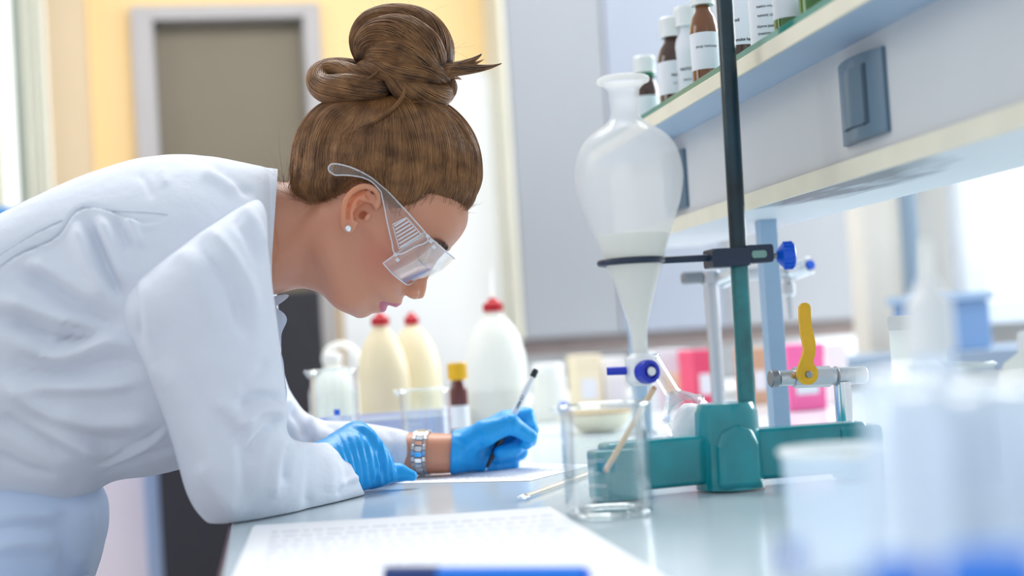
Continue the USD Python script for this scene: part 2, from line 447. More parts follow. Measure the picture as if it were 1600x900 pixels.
# window on the right, daylight behind it
RX = 1.9
M['window_white'] = usdkit.material(stage, '/World/Looks/window_white', {'e': ('emission', {'color': (.98, .99, 1.0), 'strength': 1.25})}, [], surface='e.emission')
r0, r1 = on_y(1530, 400, 3.6), on_y(1760, 400, 3.6)
z0, z1 = on_y(1560, 470, 3.6)[2], 2.2
w2 = thing('window_2', 'bright white window at the right edge under the shelf', 'window', ((r0[0] + r1[0]) / 2, 3.6, z0), kind='structure')
part(w2, 'pane', box((r0[0], 3.6, z0), (r1[0], 3.61, z1)), M['window_white'], world=True, smooth=False)
part(w2, 'frame', cat([box((r0[0] - .06, 3.56, z0 - .06), (r1[0], 3.66, z0), .004), box((r0[0] - .06, 3.56, z0), (r0[0], 3.66, z1), .004)]), mat('window_frame_white', srgb(222, 228, 234), .4), world=True, smooth=False)
e0 = on_y(1350, 400, 3.66)[0]
struct('wall_right', cat([box((e0, 3.66, 0), (r0[0] - .06, 3.76, 3.2)), box((r0[0] - .06, 3.66, 0), (r1[0] + .3, 3.76, z0 - .06))]), mat('wall_cream', srgb(226, 222, 212), .6, var=.03), 'cream wall left of the right window', 'wall')
p0 = on_y(1432, 400, 3.55)[0]
pp = thing('wall_pipe', 'dark grey pipe on the cream wall beside the right window', 'pipe', (p0, 3.6, .6))
part(pp, 'pipe', capped((p0, 3.6, .6), (p0 + .02, 3.6, 2.2), .024), mat('pipe_grey', srgb(120, 140, 156), .5), world=True)
part(pp, 'bracket', box((p0 - .03, 3.57, 1.5), (p0 + .05, 3.66, 1.53), .003), M['steel'], world=True, smooth=False)
# blue crate and drum below the window
c0, c1 = on_y(1468, 500, 3.15), on_y(1548, 500, 3.15)
cr = thing('blue_crate', 'blurred blue storage crate below the right window', 'crate', ((c0[0] + c1[0]) / 2, 3.15, .7))
zt = on_y(1500, 470, 3.15)[2]; zb = on_y(1500, 548, 3.15)[2]
part(cr, 'body', box((c0[0], 3.15, zb), (c1[0], 3.4, zt), .01), mat('crate_blue', srgb(116, 152, 196), .5), world=True, smooth=False)
part(cr, 'rim', box((c0[0] - .01, 3.14, zt), (c1[0] + .01, 3.41, zt + .02), .004), mat('crate_rim', srgb(150, 178, 208), .5), world=True, smooth=False)
sh = thing('window_counter', 'grey counter under the right window carrying the crate', 'counter', ((c0[0] + c1[0]) / 2, 3.1, 0))
part(sh, 'worktop', box((c0[0] - .35, 3.10, zb - .05), (c1[0] + .5, 3.54, zb), .004), mat('counter_grey', srgb(140, 158, 178), .4), world=True, smooth=False)
part(sh, 'carcass', box((c0[0] - .3, 3.13, 0), (c1[0] + .45, 3.5, zb - .05)), M['bench_body'], world=True, smooth=False)
# ------------------------------------------------------------------ the bench and its reagent shelf
BX0, BX1, BY0, BY1 = -.040, 1.45, .20, 3.05
bench = thing('lab_bench', 'long grey blue laboratory bench that the person leans on', 'bench', ((BX0 + BX1) / 2, 1.6, 0))
part(bench, 'worktop', box((BX0 + .003, BY0, BT - .03), (BX1, BY1, BT), .003), M['bench'], world=True, smooth=False)
part(bench, 'edge_strip', box((BX0, BY0, BT - .031), (BX0 + .004, BY1, BT - .001), .001), M['bench_edge'], world=True, smooth=False)
part(bench, 'carcass', box((BX0 + .06, BY0 + .05, .1), (BX1 - .06, BY1 - .03, BT - .03)), M['bench_body'], world=True, smooth=False)
part(bench, 'plinth', box((BX0 + .12, BY0 + .1, 0), (BX1 - .12, BY1 - .1, .1)), M['black'], world=True, smooth=False)
for i in range(4):
    ya = BY0 + .08 + i * .68
    d = part(bench, 'door', box((BX0 + .045, ya, .14), (BX0 + .062, ya + .66, BT - .05), .003), M['bench_body'], world=True, smooth=False)
    part(d, 'handle', capped((BX0 + .03, ya + .08, .62), (BX0 + .03, ya + .2, .62), .006), M['steel'], world=True)

SY0, SY1 = .35, 2.22
SX, PX, BX = .51, .57, .72
shelf = thing('reagent_shelf', 'white reagent shelf beam over the bench with glass topped board', 'shelf', (.62, 1.3, BT))
part(shelf, 'upper_board', box((SX, SY0, 1.3225), (.80, SY1 - .12, 1.337), .001), M['shelf'], world=True, smooth=False)
part(shelf, 'underside_shade_sheet', box((SX, SY0, 1.3212), (PX + .001, SY1 - .12, 1.3226)), M['shelf_under_shade'], world=True, smooth=False)  # thin added sheet that paints the shade below the overhang
part(shelf, 'upper_edge', box((SX - .003, SY0, 1.3215), (SX + .0005, SY1 - .12, 1.338), .001), M['shelf_edge'], world=True, smooth=False)
part(shelf, 'glass_sheet', box((SX - .001, SY0, 1.3385), (.80, SY1 - .12, 1.3455), .001), M['shelf_glass'], world=True, smooth=False)
part(shelf, 'panel', box((PX, SY0, 1.2145), (PX + .014, SY1, 1.3225), .0005), M['shelf'], world=True, smooth=False)
part(shelf, 'back_panel', box((BX - .014, SY0, 1.2145), (BX, SY1, 1.3225), .0005), M['shelf'], world=True, smooth=False)
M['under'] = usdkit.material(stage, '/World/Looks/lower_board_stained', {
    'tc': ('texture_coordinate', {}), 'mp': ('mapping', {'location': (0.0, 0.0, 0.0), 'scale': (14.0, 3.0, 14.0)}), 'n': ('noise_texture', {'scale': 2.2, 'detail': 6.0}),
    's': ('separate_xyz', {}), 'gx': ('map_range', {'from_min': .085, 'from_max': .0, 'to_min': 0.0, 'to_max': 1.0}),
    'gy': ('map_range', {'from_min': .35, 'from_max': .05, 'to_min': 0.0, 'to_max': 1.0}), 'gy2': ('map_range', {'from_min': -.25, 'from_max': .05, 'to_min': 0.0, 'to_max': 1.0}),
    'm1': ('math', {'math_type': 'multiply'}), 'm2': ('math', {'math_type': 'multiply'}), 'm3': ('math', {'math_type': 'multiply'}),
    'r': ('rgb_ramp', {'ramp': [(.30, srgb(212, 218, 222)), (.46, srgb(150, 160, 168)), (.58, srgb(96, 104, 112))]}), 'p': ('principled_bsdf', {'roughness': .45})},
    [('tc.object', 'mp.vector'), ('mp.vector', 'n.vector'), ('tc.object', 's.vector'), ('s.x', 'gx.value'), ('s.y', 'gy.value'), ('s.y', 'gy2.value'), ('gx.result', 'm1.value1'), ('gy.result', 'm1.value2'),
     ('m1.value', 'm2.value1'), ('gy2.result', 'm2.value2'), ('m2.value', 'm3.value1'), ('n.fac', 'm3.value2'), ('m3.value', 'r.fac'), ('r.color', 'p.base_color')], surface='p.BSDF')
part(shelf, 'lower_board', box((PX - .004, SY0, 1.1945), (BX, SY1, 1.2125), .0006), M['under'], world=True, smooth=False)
part(shelf, 'lower_edge', box((PX - .0065, SY0, 1.194), (PX - .003, SY1, 1.213), .0008), M['shelf_edge'], world=True, smooth=False)
for x, y in ((.588, 2.19), (.648, 1.74), (.65, .5)):
    part(shelf, 'post', box((x - .011, y - .011, BT), (x + .011, y + .011, 1.1945), .002), M['post'], world=True, smooth=False)
    part(shelf, 'post_foot', box((x - .02, y - .02, BT), (x + .02, y + .02, BT + .005), .002), M['steel'], world=True, smooth=False)


def switch(yc, zc, label, h=.0775, w=.098):
    t = thing('wall_switch', label, 'switch', (PX, yc, zc))
    # bowed cover plate: cross-section in (y, x), extruded along z
    ys = np.linspace(-w / 2, w / 2, 17)
    prof = [(y, -.004 - .009 * (1 - (y / (w / 2)) ** 2)) for y in ys]
    plate = extrude(Polygon([(-w / 2, 0)] + prof + [(w / 2, 0)]), h)
    plate.apply_transform(np.array([[0, 1, 0, 0], [1, 0, 0, 0], [0, 0, 1, -h / 2], [0, 0, 0, 1.0]])); plate.fix_normals()
    part(t, 'cover_plate', plate, M['switch'], smooth=25)
    y0, y1 = -.020, w / 2 - .006
    ysr = np.linspace(y0, y1, 15)
    rk = extrude(Polygon([(y0, -.003)] + [(y, -.0043 - .009 * (1 - (y / (w / 2)) ** 2) - .0022 * math.sin(PI * (y - y0) / (y1 - y0)) ** 2) for y in ysr] + [(y1, -.003)]), h * .70)
    rk.apply_transform(np.array([[0, 1, 0, 0], [1, 0, 0, 0], [0, 0, 1, -h * .34], [0, 0, 0, 1.0]])); rk.fix_normals()
    part(t, 'rocker', rk, M['switch'], smooth=25)
    gx = lambda y: -.0046 - .009 * (1 - (y / (w / 2)) ** 2)
    gap = cat([box((gx(-.024), -.0265, -h * .35), (-.003, -.020, h * .37), .0008), box((gx(.0) + .0002, -.021, -h * .358), (-.003, .022, -h * .336), .0005)])
    part(t, 'rocker_gap', gap, M['switch_dark'], smooth=False)
    return t


switch(1.245, 1.266, 'blue grey rocker switch on the white shelf panel, the near one')
switch(1.86, 1.262, 'dark switch on the shelf panel just behind the funnel, the far one')
# ------------------------------------------------------------------ sculpting tools: signed distance grids and lofts
def surface_nets(F, origin, h):
    """Zero surface of a grid of distances as (vertices, triangles)."""
    s = F < 0
    n = np.array(F.shape)
    c = np.zeros(n - 1, int)
    for o in np.ndindex(2, 2, 2):
        c += s[o[0]:n[0] - 1 + o[0], o[1]:n[1] - 1 + o[1], o[2]:n[2] - 1 + o[2]]
    cell = (c > 0) & (c < 8)
    idx = np.full(cell.shape, -1); ijk = np.argwhere(cell); idx[cell] = np.arange(len(ijk))
    acc, cnt = np.zeros((len(ijk), 3)), np.zeros(len(ijk))
    corners = list(np.ndindex(2, 2, 2))
    for a in corners:
        for k in range(3):
            if a[k]: continue
            b = list(a); b[k] = 1
            fa, fb = F[tuple((ijk + a).T)], F[tuple((ijk + b).T)]
            x = (fa < 0) != (fb < 0)
            t = np.where(x, fa / np.where(x, fa - fb, 1), 0)
            p = ijk + np.array(a, float); p[:, k] += t
            acc[x] += p[x]; cnt += x
    v = acc / cnt[:, None] * h + origin
    tri = []
    for k in range(3):
        a, b = [(1, 2), (2, 0), (0, 1)][k]
        lo = [slice(None)] * 3; hi = [slice(None)] * 3
        lo[k] = slice(0, n[k] - 1); hi[k] = slice(1, n[k])
        s0, s1 = s[tuple(lo)], s[tuple(hi)]
        e = np.argwhere(s0 != s1)
        ok = (e[:, a] > 0) & (e[:, b] > 0) & (e[:, a] < n[a] - 1) & (e[:, b] < n[b] - 1)
        e = e[ok]
        q = []
        for da, db in ((-1, -1), (0, -1), (0, 0), (-1, 0)):
            m = e.copy(); m[:, a] += da; m[:, b] += db
            q.append(idx[tuple(m.T)])
        q = np.stack(q, 1)
        flip = ~s0[tuple(e.T)]
        q[flip] = q[flip][:, ::-1]
        tri += [q[:, [0, 1, 2]], q[:, [0, 2, 3]]]
    f = np.vstack(tri)
    return v, f


def smin(a, b, k):
    h = np.clip(.5 + .5 * (b - a) / k, 0, 1)
    return b + (a - b) * h - k * h * (1 - h)


def smax(a, b, k):
    return -smin(-a, -b, k)


def cone_d(P, a, b, r0, r1):
    """Distance to a tapering rounded bone."""
    a, b = np.asarray(a, float), np.asarray(b, float)
    ba = b - a
    t = np.clip(((P - a) @ ba) / (ba @ ba + 1e-12), 0, 1)
    d = P - a - t[..., None] * ba
    return np.sqrt((d * d).sum(-1)) - (r0 + (r1 - r0) * t)


def ell_d(P, c, r):
    q = (P - np.asarray(c)) / np.asarray(r)
    k0 = np.sqrt((q * q).sum(-1)); k1 = np.sqrt(((q / np.asarray(r)) ** 2).sum(-1))
    return k0 * (k0 - 1) / np.maximum(k1, 1e-6)


def grid(lo, hi, h):
    ax = [np.arange(a, b + h, h) for a, b in zip(lo, hi)]
    G = np.stack(np.meshgrid(*ax, indexing='ij'), -1)
    return G, np.array(lo, float)


def vnormals(v, f):
    n = np.zeros_like(v); fn = np.cross(v[f[:, 1]] - v[f[:, 0]], v[f[:, 2]] - v[f[:, 0]])
    for k in range(3): np.add.at(n, f[:, k], fn)
    return n / np.maximum(np.linalg.norm(n, axis=1, keepdims=True), 1e-12)


def relax(v, f, it=2, lam=.5):
    """Taubin smoothing."""
    from scipy.sparse import coo_matrix, diags
    e = np.vstack([f[:, [0, 1]], f[:, [1, 2]], f[:, [2, 0]]]); e = np.unique(np.sort(e, 1), axis=0)
    A = coo_matrix((np.ones(2 * len(e)), (np.r_[e[:, 0], e[:, 1]], np.r_[e[:, 1], e[:, 0]])), shape=(len(v),) * 2).tocsr()
    L = diags(1 / np.maximum(np.asarray(A.sum(1)).ravel(), 1)) @ A
    for _ in range(it):
        for w in (lam, -lam - .03): v = v + w * (L @ v - v)
    return v


def loft(rings, n=80, k=48, expo=2.2, round_end=False):
    """rings: (A, B, dr[, D]): A and B are the two outline points of a section in space, dr its half depth along D (default the view direction at its middle)."""
    A = np.array([r[0] for r in rings]); B = np.array([r[1] for r in rings]); d = np.array([r[2] for r in rings])
    D = np.array([r[3] if len(r) > 3 else (0, 1.0, 0) for r in rings], float)
    S = spline(np.hstack([(A + B) / 2, (A - B) / 2, d[:, None], D]), n)
    c, h, dr, DD = S[:, :3], S[:, 3:6], S[:, 6], S[:, 7:10]
    DD = DD - h * ((DD * h).sum(1) / (h * h).sum(1))[:, None]; DD /= np.linalg.norm(DD, axis=1, keepdims=True)
    a = np.linspace(0, 2 * PI, k, endpoint=False)
    ca, sa = np.cos(a), np.sin(a)
    ex = np.full(n, float(expo)) if np.isscalar(expo) else np.interp(np.linspace(0, 1, n), np.linspace(0, 1, len(expo)), expo)
    x = np.sign(ca) * np.abs(ca) ** (2 / ex[:, None]); y = np.sign(sa) * np.abs(sa) ** (2 / ex[:, None])
    R = c[:, None] + x[:, :, None] * h[:, None] + y[:, :, None] * (dr[:, None] * DD)[:, None]
    return R


def seg_dist(p, line):
    """Distance in the plane from points to a polyline, and the place along it (0..1)."""
    L = np.asarray(line, float)
    if len(L) > 2: L = spline(L, 24)
    best, at = np.full(len(p), 1e9), np.zeros(len(p))
    for i in range(len(L) - 1):
        a, b = L[i], L[i + 1]; ba = b - a
        t = np.clip(((p - a) @ ba) / (ba @ ba + 1e-9), 0, 1)
        d = np.hypot(*(p - a - t[:, None] * ba).T)
        m = d < best; best[m] = d[m]; at[m] = (i + t[m]) / (len(L) - 1)
    return best, at


def folds(v, f, lines, side=None):
    """Creases of cloth: each line is (points, height in m, width), in the frame of the side view; the cloth on the near flank rises or sinks along it, fading at its ends."""
    n = vnormals(v, f)
    px = proj(v)
    view = EYE - v; view /= np.linalg.norm(view, axis=1, keepdims=True)
    facing = np.clip(((n * view).sum(1) - .05) / .35, 0, 1)
    out = np.zeros(len(v))
    for line, amp, wid in lines:
        d, t = seg_dist(px, line)
        m = d < 4 * wid
        ends = np.clip(np.minimum(t, 1 - t) * 5 + .12, 0, 1)
        out[m] += (amp * np.exp(-(d / wid) ** 2) * ends)[m]
    return v + n * (out * facing)[:, None]


def ripple(v, f, amp, size, seed=0, stretch=(1, 1, 1)):
    n = vnormals(v, f)
    return v + n * ((meshkit.fbm(v / size * np.asarray(stretch), 3, seed) - .5) * 2 * amp)[:, None]
# ------------------------------------------------------------------ the person: head and neck in a frame of their own (u up the face, v forward, w away from the camera)
YH = 1.57
D0 = ray(600, 330); D0 /= np.linalg.norm(D0)
HO = on_y(570, 332, YH)                       # ear canal, on the middle plane
EX = np.cross(D0, CAM[:, 1]); EX /= np.linalg.norm(EX); EY = np.cross(EX, D0)
_c, _s = math.cos(math.radians(40)), math.sin(math.radians(40))
HF0 = _c * EX - _s * EY; HU = _s * EX + _c * EY
_y = math.radians(7)
HF = math.cos(_y) * HF0 - math.sin(_y) * D0; HW = math.cos(_y) * D0 + math.sin(_y) * HF0
HR = np.stack([HU, HF, HW])                   # rows


def H2W(p):
    return HO + np.asarray(p, float) @ HR


def W2H(p):
    return (np.asarray(p, float) - HO) @ HR.T


def px2h(px, py, w=0.0):
    """The point with the given w under a pixel."""
    d = ray(px, py); t = ((HO + HW * w - EYE) @ HW) / (d @ HW)
    return W2H(EYE + d * t)


def uv(px, py):
    """Trace on the middle plane (unturned)."""
    d = ray(px, py); t = ((HO - EYE) @ D0) / (d @ D0); p = EYE + d * t - HO
    return np.array([p @ HU, p @ HF0])


def itp(x, xs, ys):
    from scipy.interpolate import PchipInterpolator
    o = np.argsort(xs)
    return PchipInterpolator(np.array(xs)[o], np.array(ys)[o], extrapolate=True)(np.clip(x, min(xs), max(xs)))


FACE = np.array([  # u, base front, half width
    (.100, .070, .050), (.085, .0835, .057), (.070, .0935, .0625), (.0587, .0963, .0645), (.045, .0975, .0655), (.0294, .0968, .066), (.012, .0890, .066), (-.003, .0865, .066),
    (-.022, .0880, .0625), (-.040, .0905, .0565), (-.050, .0905, .053), (-.060, .0840, .050), (-.0757, .0780, .0435), (-.087, .0752, .036), (-.0938, .0705, .030), (-.098, .060, .024), (-.101, .050, .018)])
PROF = np.array([(.0294, .0974), (.0200, .0960), (.0123, .0955), (-.0025, .0982), (-.0128, .1010), (-.022, .1071), (-.0304, .1105), (-.0350, .1070), (-.0381, .0995), (-.0405, .0925), (-.045, .0930), (-.0513, .0962),
                 (-.0577, .0945), (-.0605, .0880), (-.0622, .0845), (-.0640, .0862), (-.0690, .0882), (-.0735, .0845), (-.0799, .0785), (-.087, .0760), (-.0938, .0713)])


def head_field(P):
    u, v, w = P[..., 0], P[..., 1], P[..., 2]
    us = P[:, 0, 0, 0]
    vf, hw = itp(us, FACE[:, 0], FACE[:, 1]), itp(us, FACE[:, 0], FACE[:, 2])
    mid = np.interp(us, PROF[::-1, 0], PROF[::-1, 1], left=np.nan, right=np.nan)
    b = np.where(np.isnan(mid), 0, mid - vf)
    from scipy.ndimage import gaussian_filter1d
    b = gaussian_filter1d(b, .0008 / (us[1] - us[0]))
    wid = itp(us, [.04, .012, -.003, -.022, -.031, -.038, -.043, -.052, -.060, -.07, -.095], [.012, .0085, .0085, .0105, .0125, .014, .016, .021, .024, .021, .02])
    aw = np.abs(w)
    bump = b[:, None, None] * np.exp(-(aw / wid[:, None, None]) ** 2.4)
    # cheeks swell a little below the eyes
    bump = bump + .0035 * np.exp(-((u + .018) / .02) ** 2 - ((aw - .036) / .016) ** 2)
    vc = .030
    front = np.clip((v - vc) / .03, 0, 1)
    v2 = v - bump * front
    a = np.where(v2 > vc, (vf - vc)[:, None, None], .052)
    q = ((np.abs(v2 - vc) / a) ** 2.35 + (aw / hw[:, None, None]) ** 2.35) ** (1 / 2.35)
    face = (q - 1) * np.minimum(a, hw[:, None, None]) * .95
    # cut the loft off below the chin and above the brow
    face = smax(face, -(u + .0985 + .012 * np.clip(.05 - v, 0, 1) / .05 * 0), .010)
    face = smax(face, u - .080, .03)
    skull = ell_d(P, (.040, -.008, 0), (.091, .097, .073))
    d = smin(face, skull, .014)
    # jaw: from chin back to below the ear
    for s in (-1, 1):
        jaw = cone_d(P, (-.078, .045, s * .028), (-.050, .004, s * .047), .020, .020)
        jaw2 = cone_d(P, (-.050, .004, s * .047), (-.010, -.002, s * .055), .019, .019)
        d = smin(d, smin(jaw, jaw2, .012), .014)
        cheekbone = cone_d(P, (-.006, .058, s * .046), (-.002, .02, s * .058), .014, .010)
        d = smin(d, cheekbone, .012)
        # eye socket, eyeball under its lids
        d = smax(d, -ell_d(P, (.006, .098, s * .032), (.013, .016, .019)), .012)
        d = smin(d, ell_d(P, (.005, .0755, s * .031), (.0128, .0132, .0138)), .003)
        # wing of the nose and nostril
        d = smin(d, ell_d(P, (-.0335, .0965, s * .0115), (.0070, .0095, .0062)), .005)
        d = smax(d, -ell_d(P, (-.0408, .0985, s * .0068), (.0042, .0062, .0034)), .002)
        d = smax(d, -cone_d(P, (-.028, .0925, s * .0195), (-.036, .0925, s * .0195), .0012, .0012), .006)
    # neck and nape
    n0, n1 = px2h(395, 372), px2h(520, 368)
    neck = cone_d(P * np.array([1, 1, 1.06]), n0, n1, .0605, .052)
    d = smin(d, neck, .020)
    d = smin(d, cone_d(P, px2h(330, 385), px2h(400, 372), .070, .0605), .02)
    # the thin muscle from behind the ear to the throat
    for s in (-1, 1):
        d = smin(d, cone_d(P, (-.03, -.022, s * .056), px2h(425, 430) + np.array([0, 0, s * .03]), .009, .010), .018)
    return d


EARW = -.0735


def ear_pts(lst, w):
    return [px2h(x, y, EARW - (w if np.isscalar(w) else w[i])) for i, (x, y) in enumerate(lst)]


def chain(P, pts, r):
    r = np.broadcast_to(r, (len(pts),))
    d = None
    for i in range(len(pts) - 1):
        e = cone_d(P, pts[i], pts[i + 1], r[i], r[i + 1]); d = e if d is None else np.minimum(d, e)
    return d


def ear_field(P, d):
    helix = ear_pts([(588, 324), (592, 311), (587, 299), (577, 292.5), (565, 292), (553, 298), (543, 309), (538.5, 322), (537, 335), (536.5, 347), (540, 357)], np.array([2, 4, 6.5, 8.5, 10.5, 12.5, 14, 14.5, 13.5, 11, 8]) * .001)
    helix = [np.array(q) for q in spline(np.array(helix), 26)]
    plate = ear_pts([(585, 312), (570, 305), (556, 314), (549, 328), (546, 342)], np.array([0, 2, 4.5, 6, 5.5]) * .001)
    e = smin(chain(P, plate, np.array([.0075, .009, .0095, .009, .008]) * .72), chain(P, helix, np.linspace(.0031, .0037, 26)), .0022)
    lobe = ell_d(P, px2h(545, 353, EARW - .006), (.0075, .0085, .0040))
    e = smin(e, lobe, .004)
    anti = ear_pts([(584, 316), (572, 311), (560, 312), (552, 320), (549, 332), (551, 343), (557, 349)], np.array([3, 5.5, 8, 9.5, 9.5, 8.5, 7]) * .001)
    anti = [np.array(q) for q in spline(np.array(anti), 16)]
    e = smin(e, chain(P, anti, .0026), .003)
    e = smin(e, ell_d(P, px2h(574, 339, EARW - .005), (.0052, .0036, .0045)), .003)
    d = smin(d, e, .004)
    hollow = smin(ell_d(P, px2h(563, 333, EARW - .0075), (.0095, .0062, .0062)), ell_d(P, px2h(568, 322, EARW - .008), (.0036, .0085, .0048)), .003)
    d = smax(d, -hollow, .002)
    d = smax(d, -ell_d(P, px2h(567, 336, EARW + .001), (.0045, .004, .009)), .002)
    groove = ear_pts([(584, 306), (574, 300.5), (564, 300), (554, 305.5), (547, 315), (543.5, 328), (543, 340)], np.array([7, 8, 9.5, 11.5, 13, 13, 11]) * .001)
    groove = [np.array(q) for q in spline(np.array(groove), 20)]
    d = smax(d, -chain(P, groove, .0017), .0022)
    d = smax(d, -ell_d(P, px2h(579, 310, EARW - .0065), (.0032, .0060, .0030)), .002)
    return d


def build_head():
    h = .0019
    G, o = grid((-.185, -.155, -.105), (.142, .125, .088), h)
    d = head_field(G)
    # the near ear on a sub-block
    lo, hi = np.array([-.045, -.045, -.105]), np.array([.045, .03, -.045])
    i0, i1 = np.floor((lo - o) / h).astype(int), np.ceil((hi - o) / h).astype(int)
    sl = tuple(slice(max(a, 0), b) for a, b in zip(i0, i1))
    d[sl] = ear_field(G[sl], d[sl])
    far = G.copy()[tuple(slice(max(a, 0), b) for a, b in zip(np.floor((np.array([-.04, -.04, .05]) - o) / h).astype(int), np.ceil((np.array([.04, .03, .088]) - o) / h).astype(int)))]
    d[0] = d[-1] = 1; d[:, 0] = d[:, -1] = 1; d[:, :, 0] = d[:, :, -1] = 1
    v, f = surface_nets(np.clip(d, -.02, .02), o, h)
    v = relax(v, f, 3)
    return v, f


HV, HFc = build_head()


def skin_colour(v):
    """Colour of the skin itself: lips, ears, scalp under the hair."""
    u, vv, w = v[:, 0], v[:, 1], v[:, 2]
    base = np.array(srgb(205, 143, 114)); c = np.tile(base, (len(v), 1))

    def blend(col, m):
        c[:] = c * (1 - m[:, None]) + np.array(col) * m[:, None]
    aw = np.abs(w)
    fl = (vv > .06)
    blend(srgb(202, 118, 98), .6 * np.exp(-((u + .025) / .022) ** 2 - ((vv - .055) / .028) ** 2) * (aw > .02))
    half = np.clip(1 - (aw / .0245) ** 2, 0, 1)
    ml = -.0618 - .0012 * (1 - half)
    up = np.clip((.0115 * half ** .62 - (u - ml)) / .0016, 0, 1) * (u >= ml) * fl * (aw < .0245)
    lo = np.clip((.0118 * half ** .62 - (ml - u)) / .0016, 0, 1) * (u < ml) * fl * (aw < .0245)
    blend(srgb(186, 86, 110), np.clip(up + lo, 0, 1) * .95)
    ear = np.exp(-((u - 0) / .03) ** 2 - ((vv + .012) / .02) ** 2) * np.clip((aw - .070) / .006, 0, 1)
    blend(srgb(222, 132, 96), .75 * ear)
    return c
# ------------------------------------------------------------------ clothes, traced as sections of the bent figure
def sec(A, B, Y, dr, D=(0, 1.0, 0)):
    return (on_y(*A, Y), on_y(*B, Y), dr, D)


def cloth(R, lines, fr=(.0012, .05), seed=0, up=True, it=0):
    m = grid_mesh(R)
    v, f = np.array(m.vertices), np.array(m.faces)
    v = folds(v, f, lines)
    v = ripple(v, f, fr[0], fr[1], seed)
    if up: v[:, 2] = np.maximum(v[:, 2], BT + .0012)
    return v, f


T = 1.57
torso_R = loft([sec((-190, 850), (-190, 470), T, .160), sec((-90, 818), (-90, 402), T, .160), sec((0, 796), (0, 349), T, .160), sec((60, 794), (60, 317), T, .162), sec((122, 786), (118, 288), T, .168),
                sec((172, 754), (170, 267), T, .176), sec((225, 744), (222, 252), T, .182), sec((275, 734), (275, 245.5), T, .186), sec((322, 712), (328, 248), T, .182), sec((362, 660), (368, 255), T, .160),
                sec((395, 590), (398, 261), T, .122), sec((416, 530), (414, 264), T, .092), sec((424, 485), (424, 268), T, .068)], 250, 300, [3.8, 3.8, 3.6, 3.2, 2.8, 2.4, 2.25, 2.2, 2.2, 2.2])
torso_folds = [
    ([(0, 424), (15, 405), (85, 370), (102, 352), (116, 331), (130, 324), (170, 328), (262, 336)], -.0022, 3.0), ([(0, 430), (17, 411), (87, 376), (106, 357), (120, 337), (132, 330), (172, 334), (262, 342)], .0016, 3.5),
    ([(-10, 404), (40, 372), (98, 346)], -.0012, 2.5), ([(-10, 408), (40, 376), (98, 350)], .0010, 3),
    ([(134, 336), (150, 380), (166, 420), (192, 466)], -.0080, 10), ([(120, 345), (132, 390), (150, 430), (180, 474)], .0060, 14), ([(152, 338), (170, 372), (184, 410), (200, 448)], .0050, 11), ([(178, 340), (190, 364), (204, 392)], -.0035, 8), ([(200, 342), (214, 366), (222, 388)], .0035, 8),
    ([(20, 424), (60, 440), (92, 460), (120, 480), (196, 500)], -.0080, 12), ([(40, 410), (80, 424), (118, 446), (160, 474)], .0055, 12),
    ([(-10, 470), (60, 486), (120, 508), (205, 508)], .0080, 13), ([(-10, 500), (60, 516), (110, 528), (160, 516), (212, 524)], -.0085, 11), ([(-10, 540), (40, 548), (90, 560), (150, 540), (216, 545)], .0070, 12),
    ([(0, 585), (50, 578), (110, 582), (180, 566), (222, 572)], -.0065, 11), ([(10, 612), (70, 606), (130, 604), (225, 592)], .0055, 11), ([(30, 560), (70, 545), (112, 522), (150, 505)], -.0035, 6),
    ([(-10, 600), (40, 625), (80, 660), (120, 690), (170, 708)], .0075, 16), ([(-10, 650), (30, 670), (70, 695), (110, 712)], -.0055, 12), ([(30, 640), (90, 668), (150, 690), (230, 690)], -.0060, 12), ([(80, 640), (150, 660), (240, 655)], .0050, 12),
    ([(150, 724), (190, 712), (230, 688), (258, 664)], -.0030, 4), ([(152, 730), (192, 718), (233, 694), (262, 670)], .0030, 5), ([(160, 736), (220, 716), (270, 702)], -.0035, 6), ([(-10, 705), (20, 722), (50, 735), (90, 742)], -.0025, 8),
    ([(216, 270), (232, 292), (238, 310)], -.0012, 6), ([(250, 262), (262, 290)], .0015, 9), ([(330, 262), (356, 272), (378, 292), (400, 306)], -.0030, 8), ([(310, 268), (345, 282), (372, 304)], .0030, 10)]
torso = cloth(torso_R, [(p, a * 1.45, w) for p, a, w in torso_folds], (.0012, .05), 3, up=False)

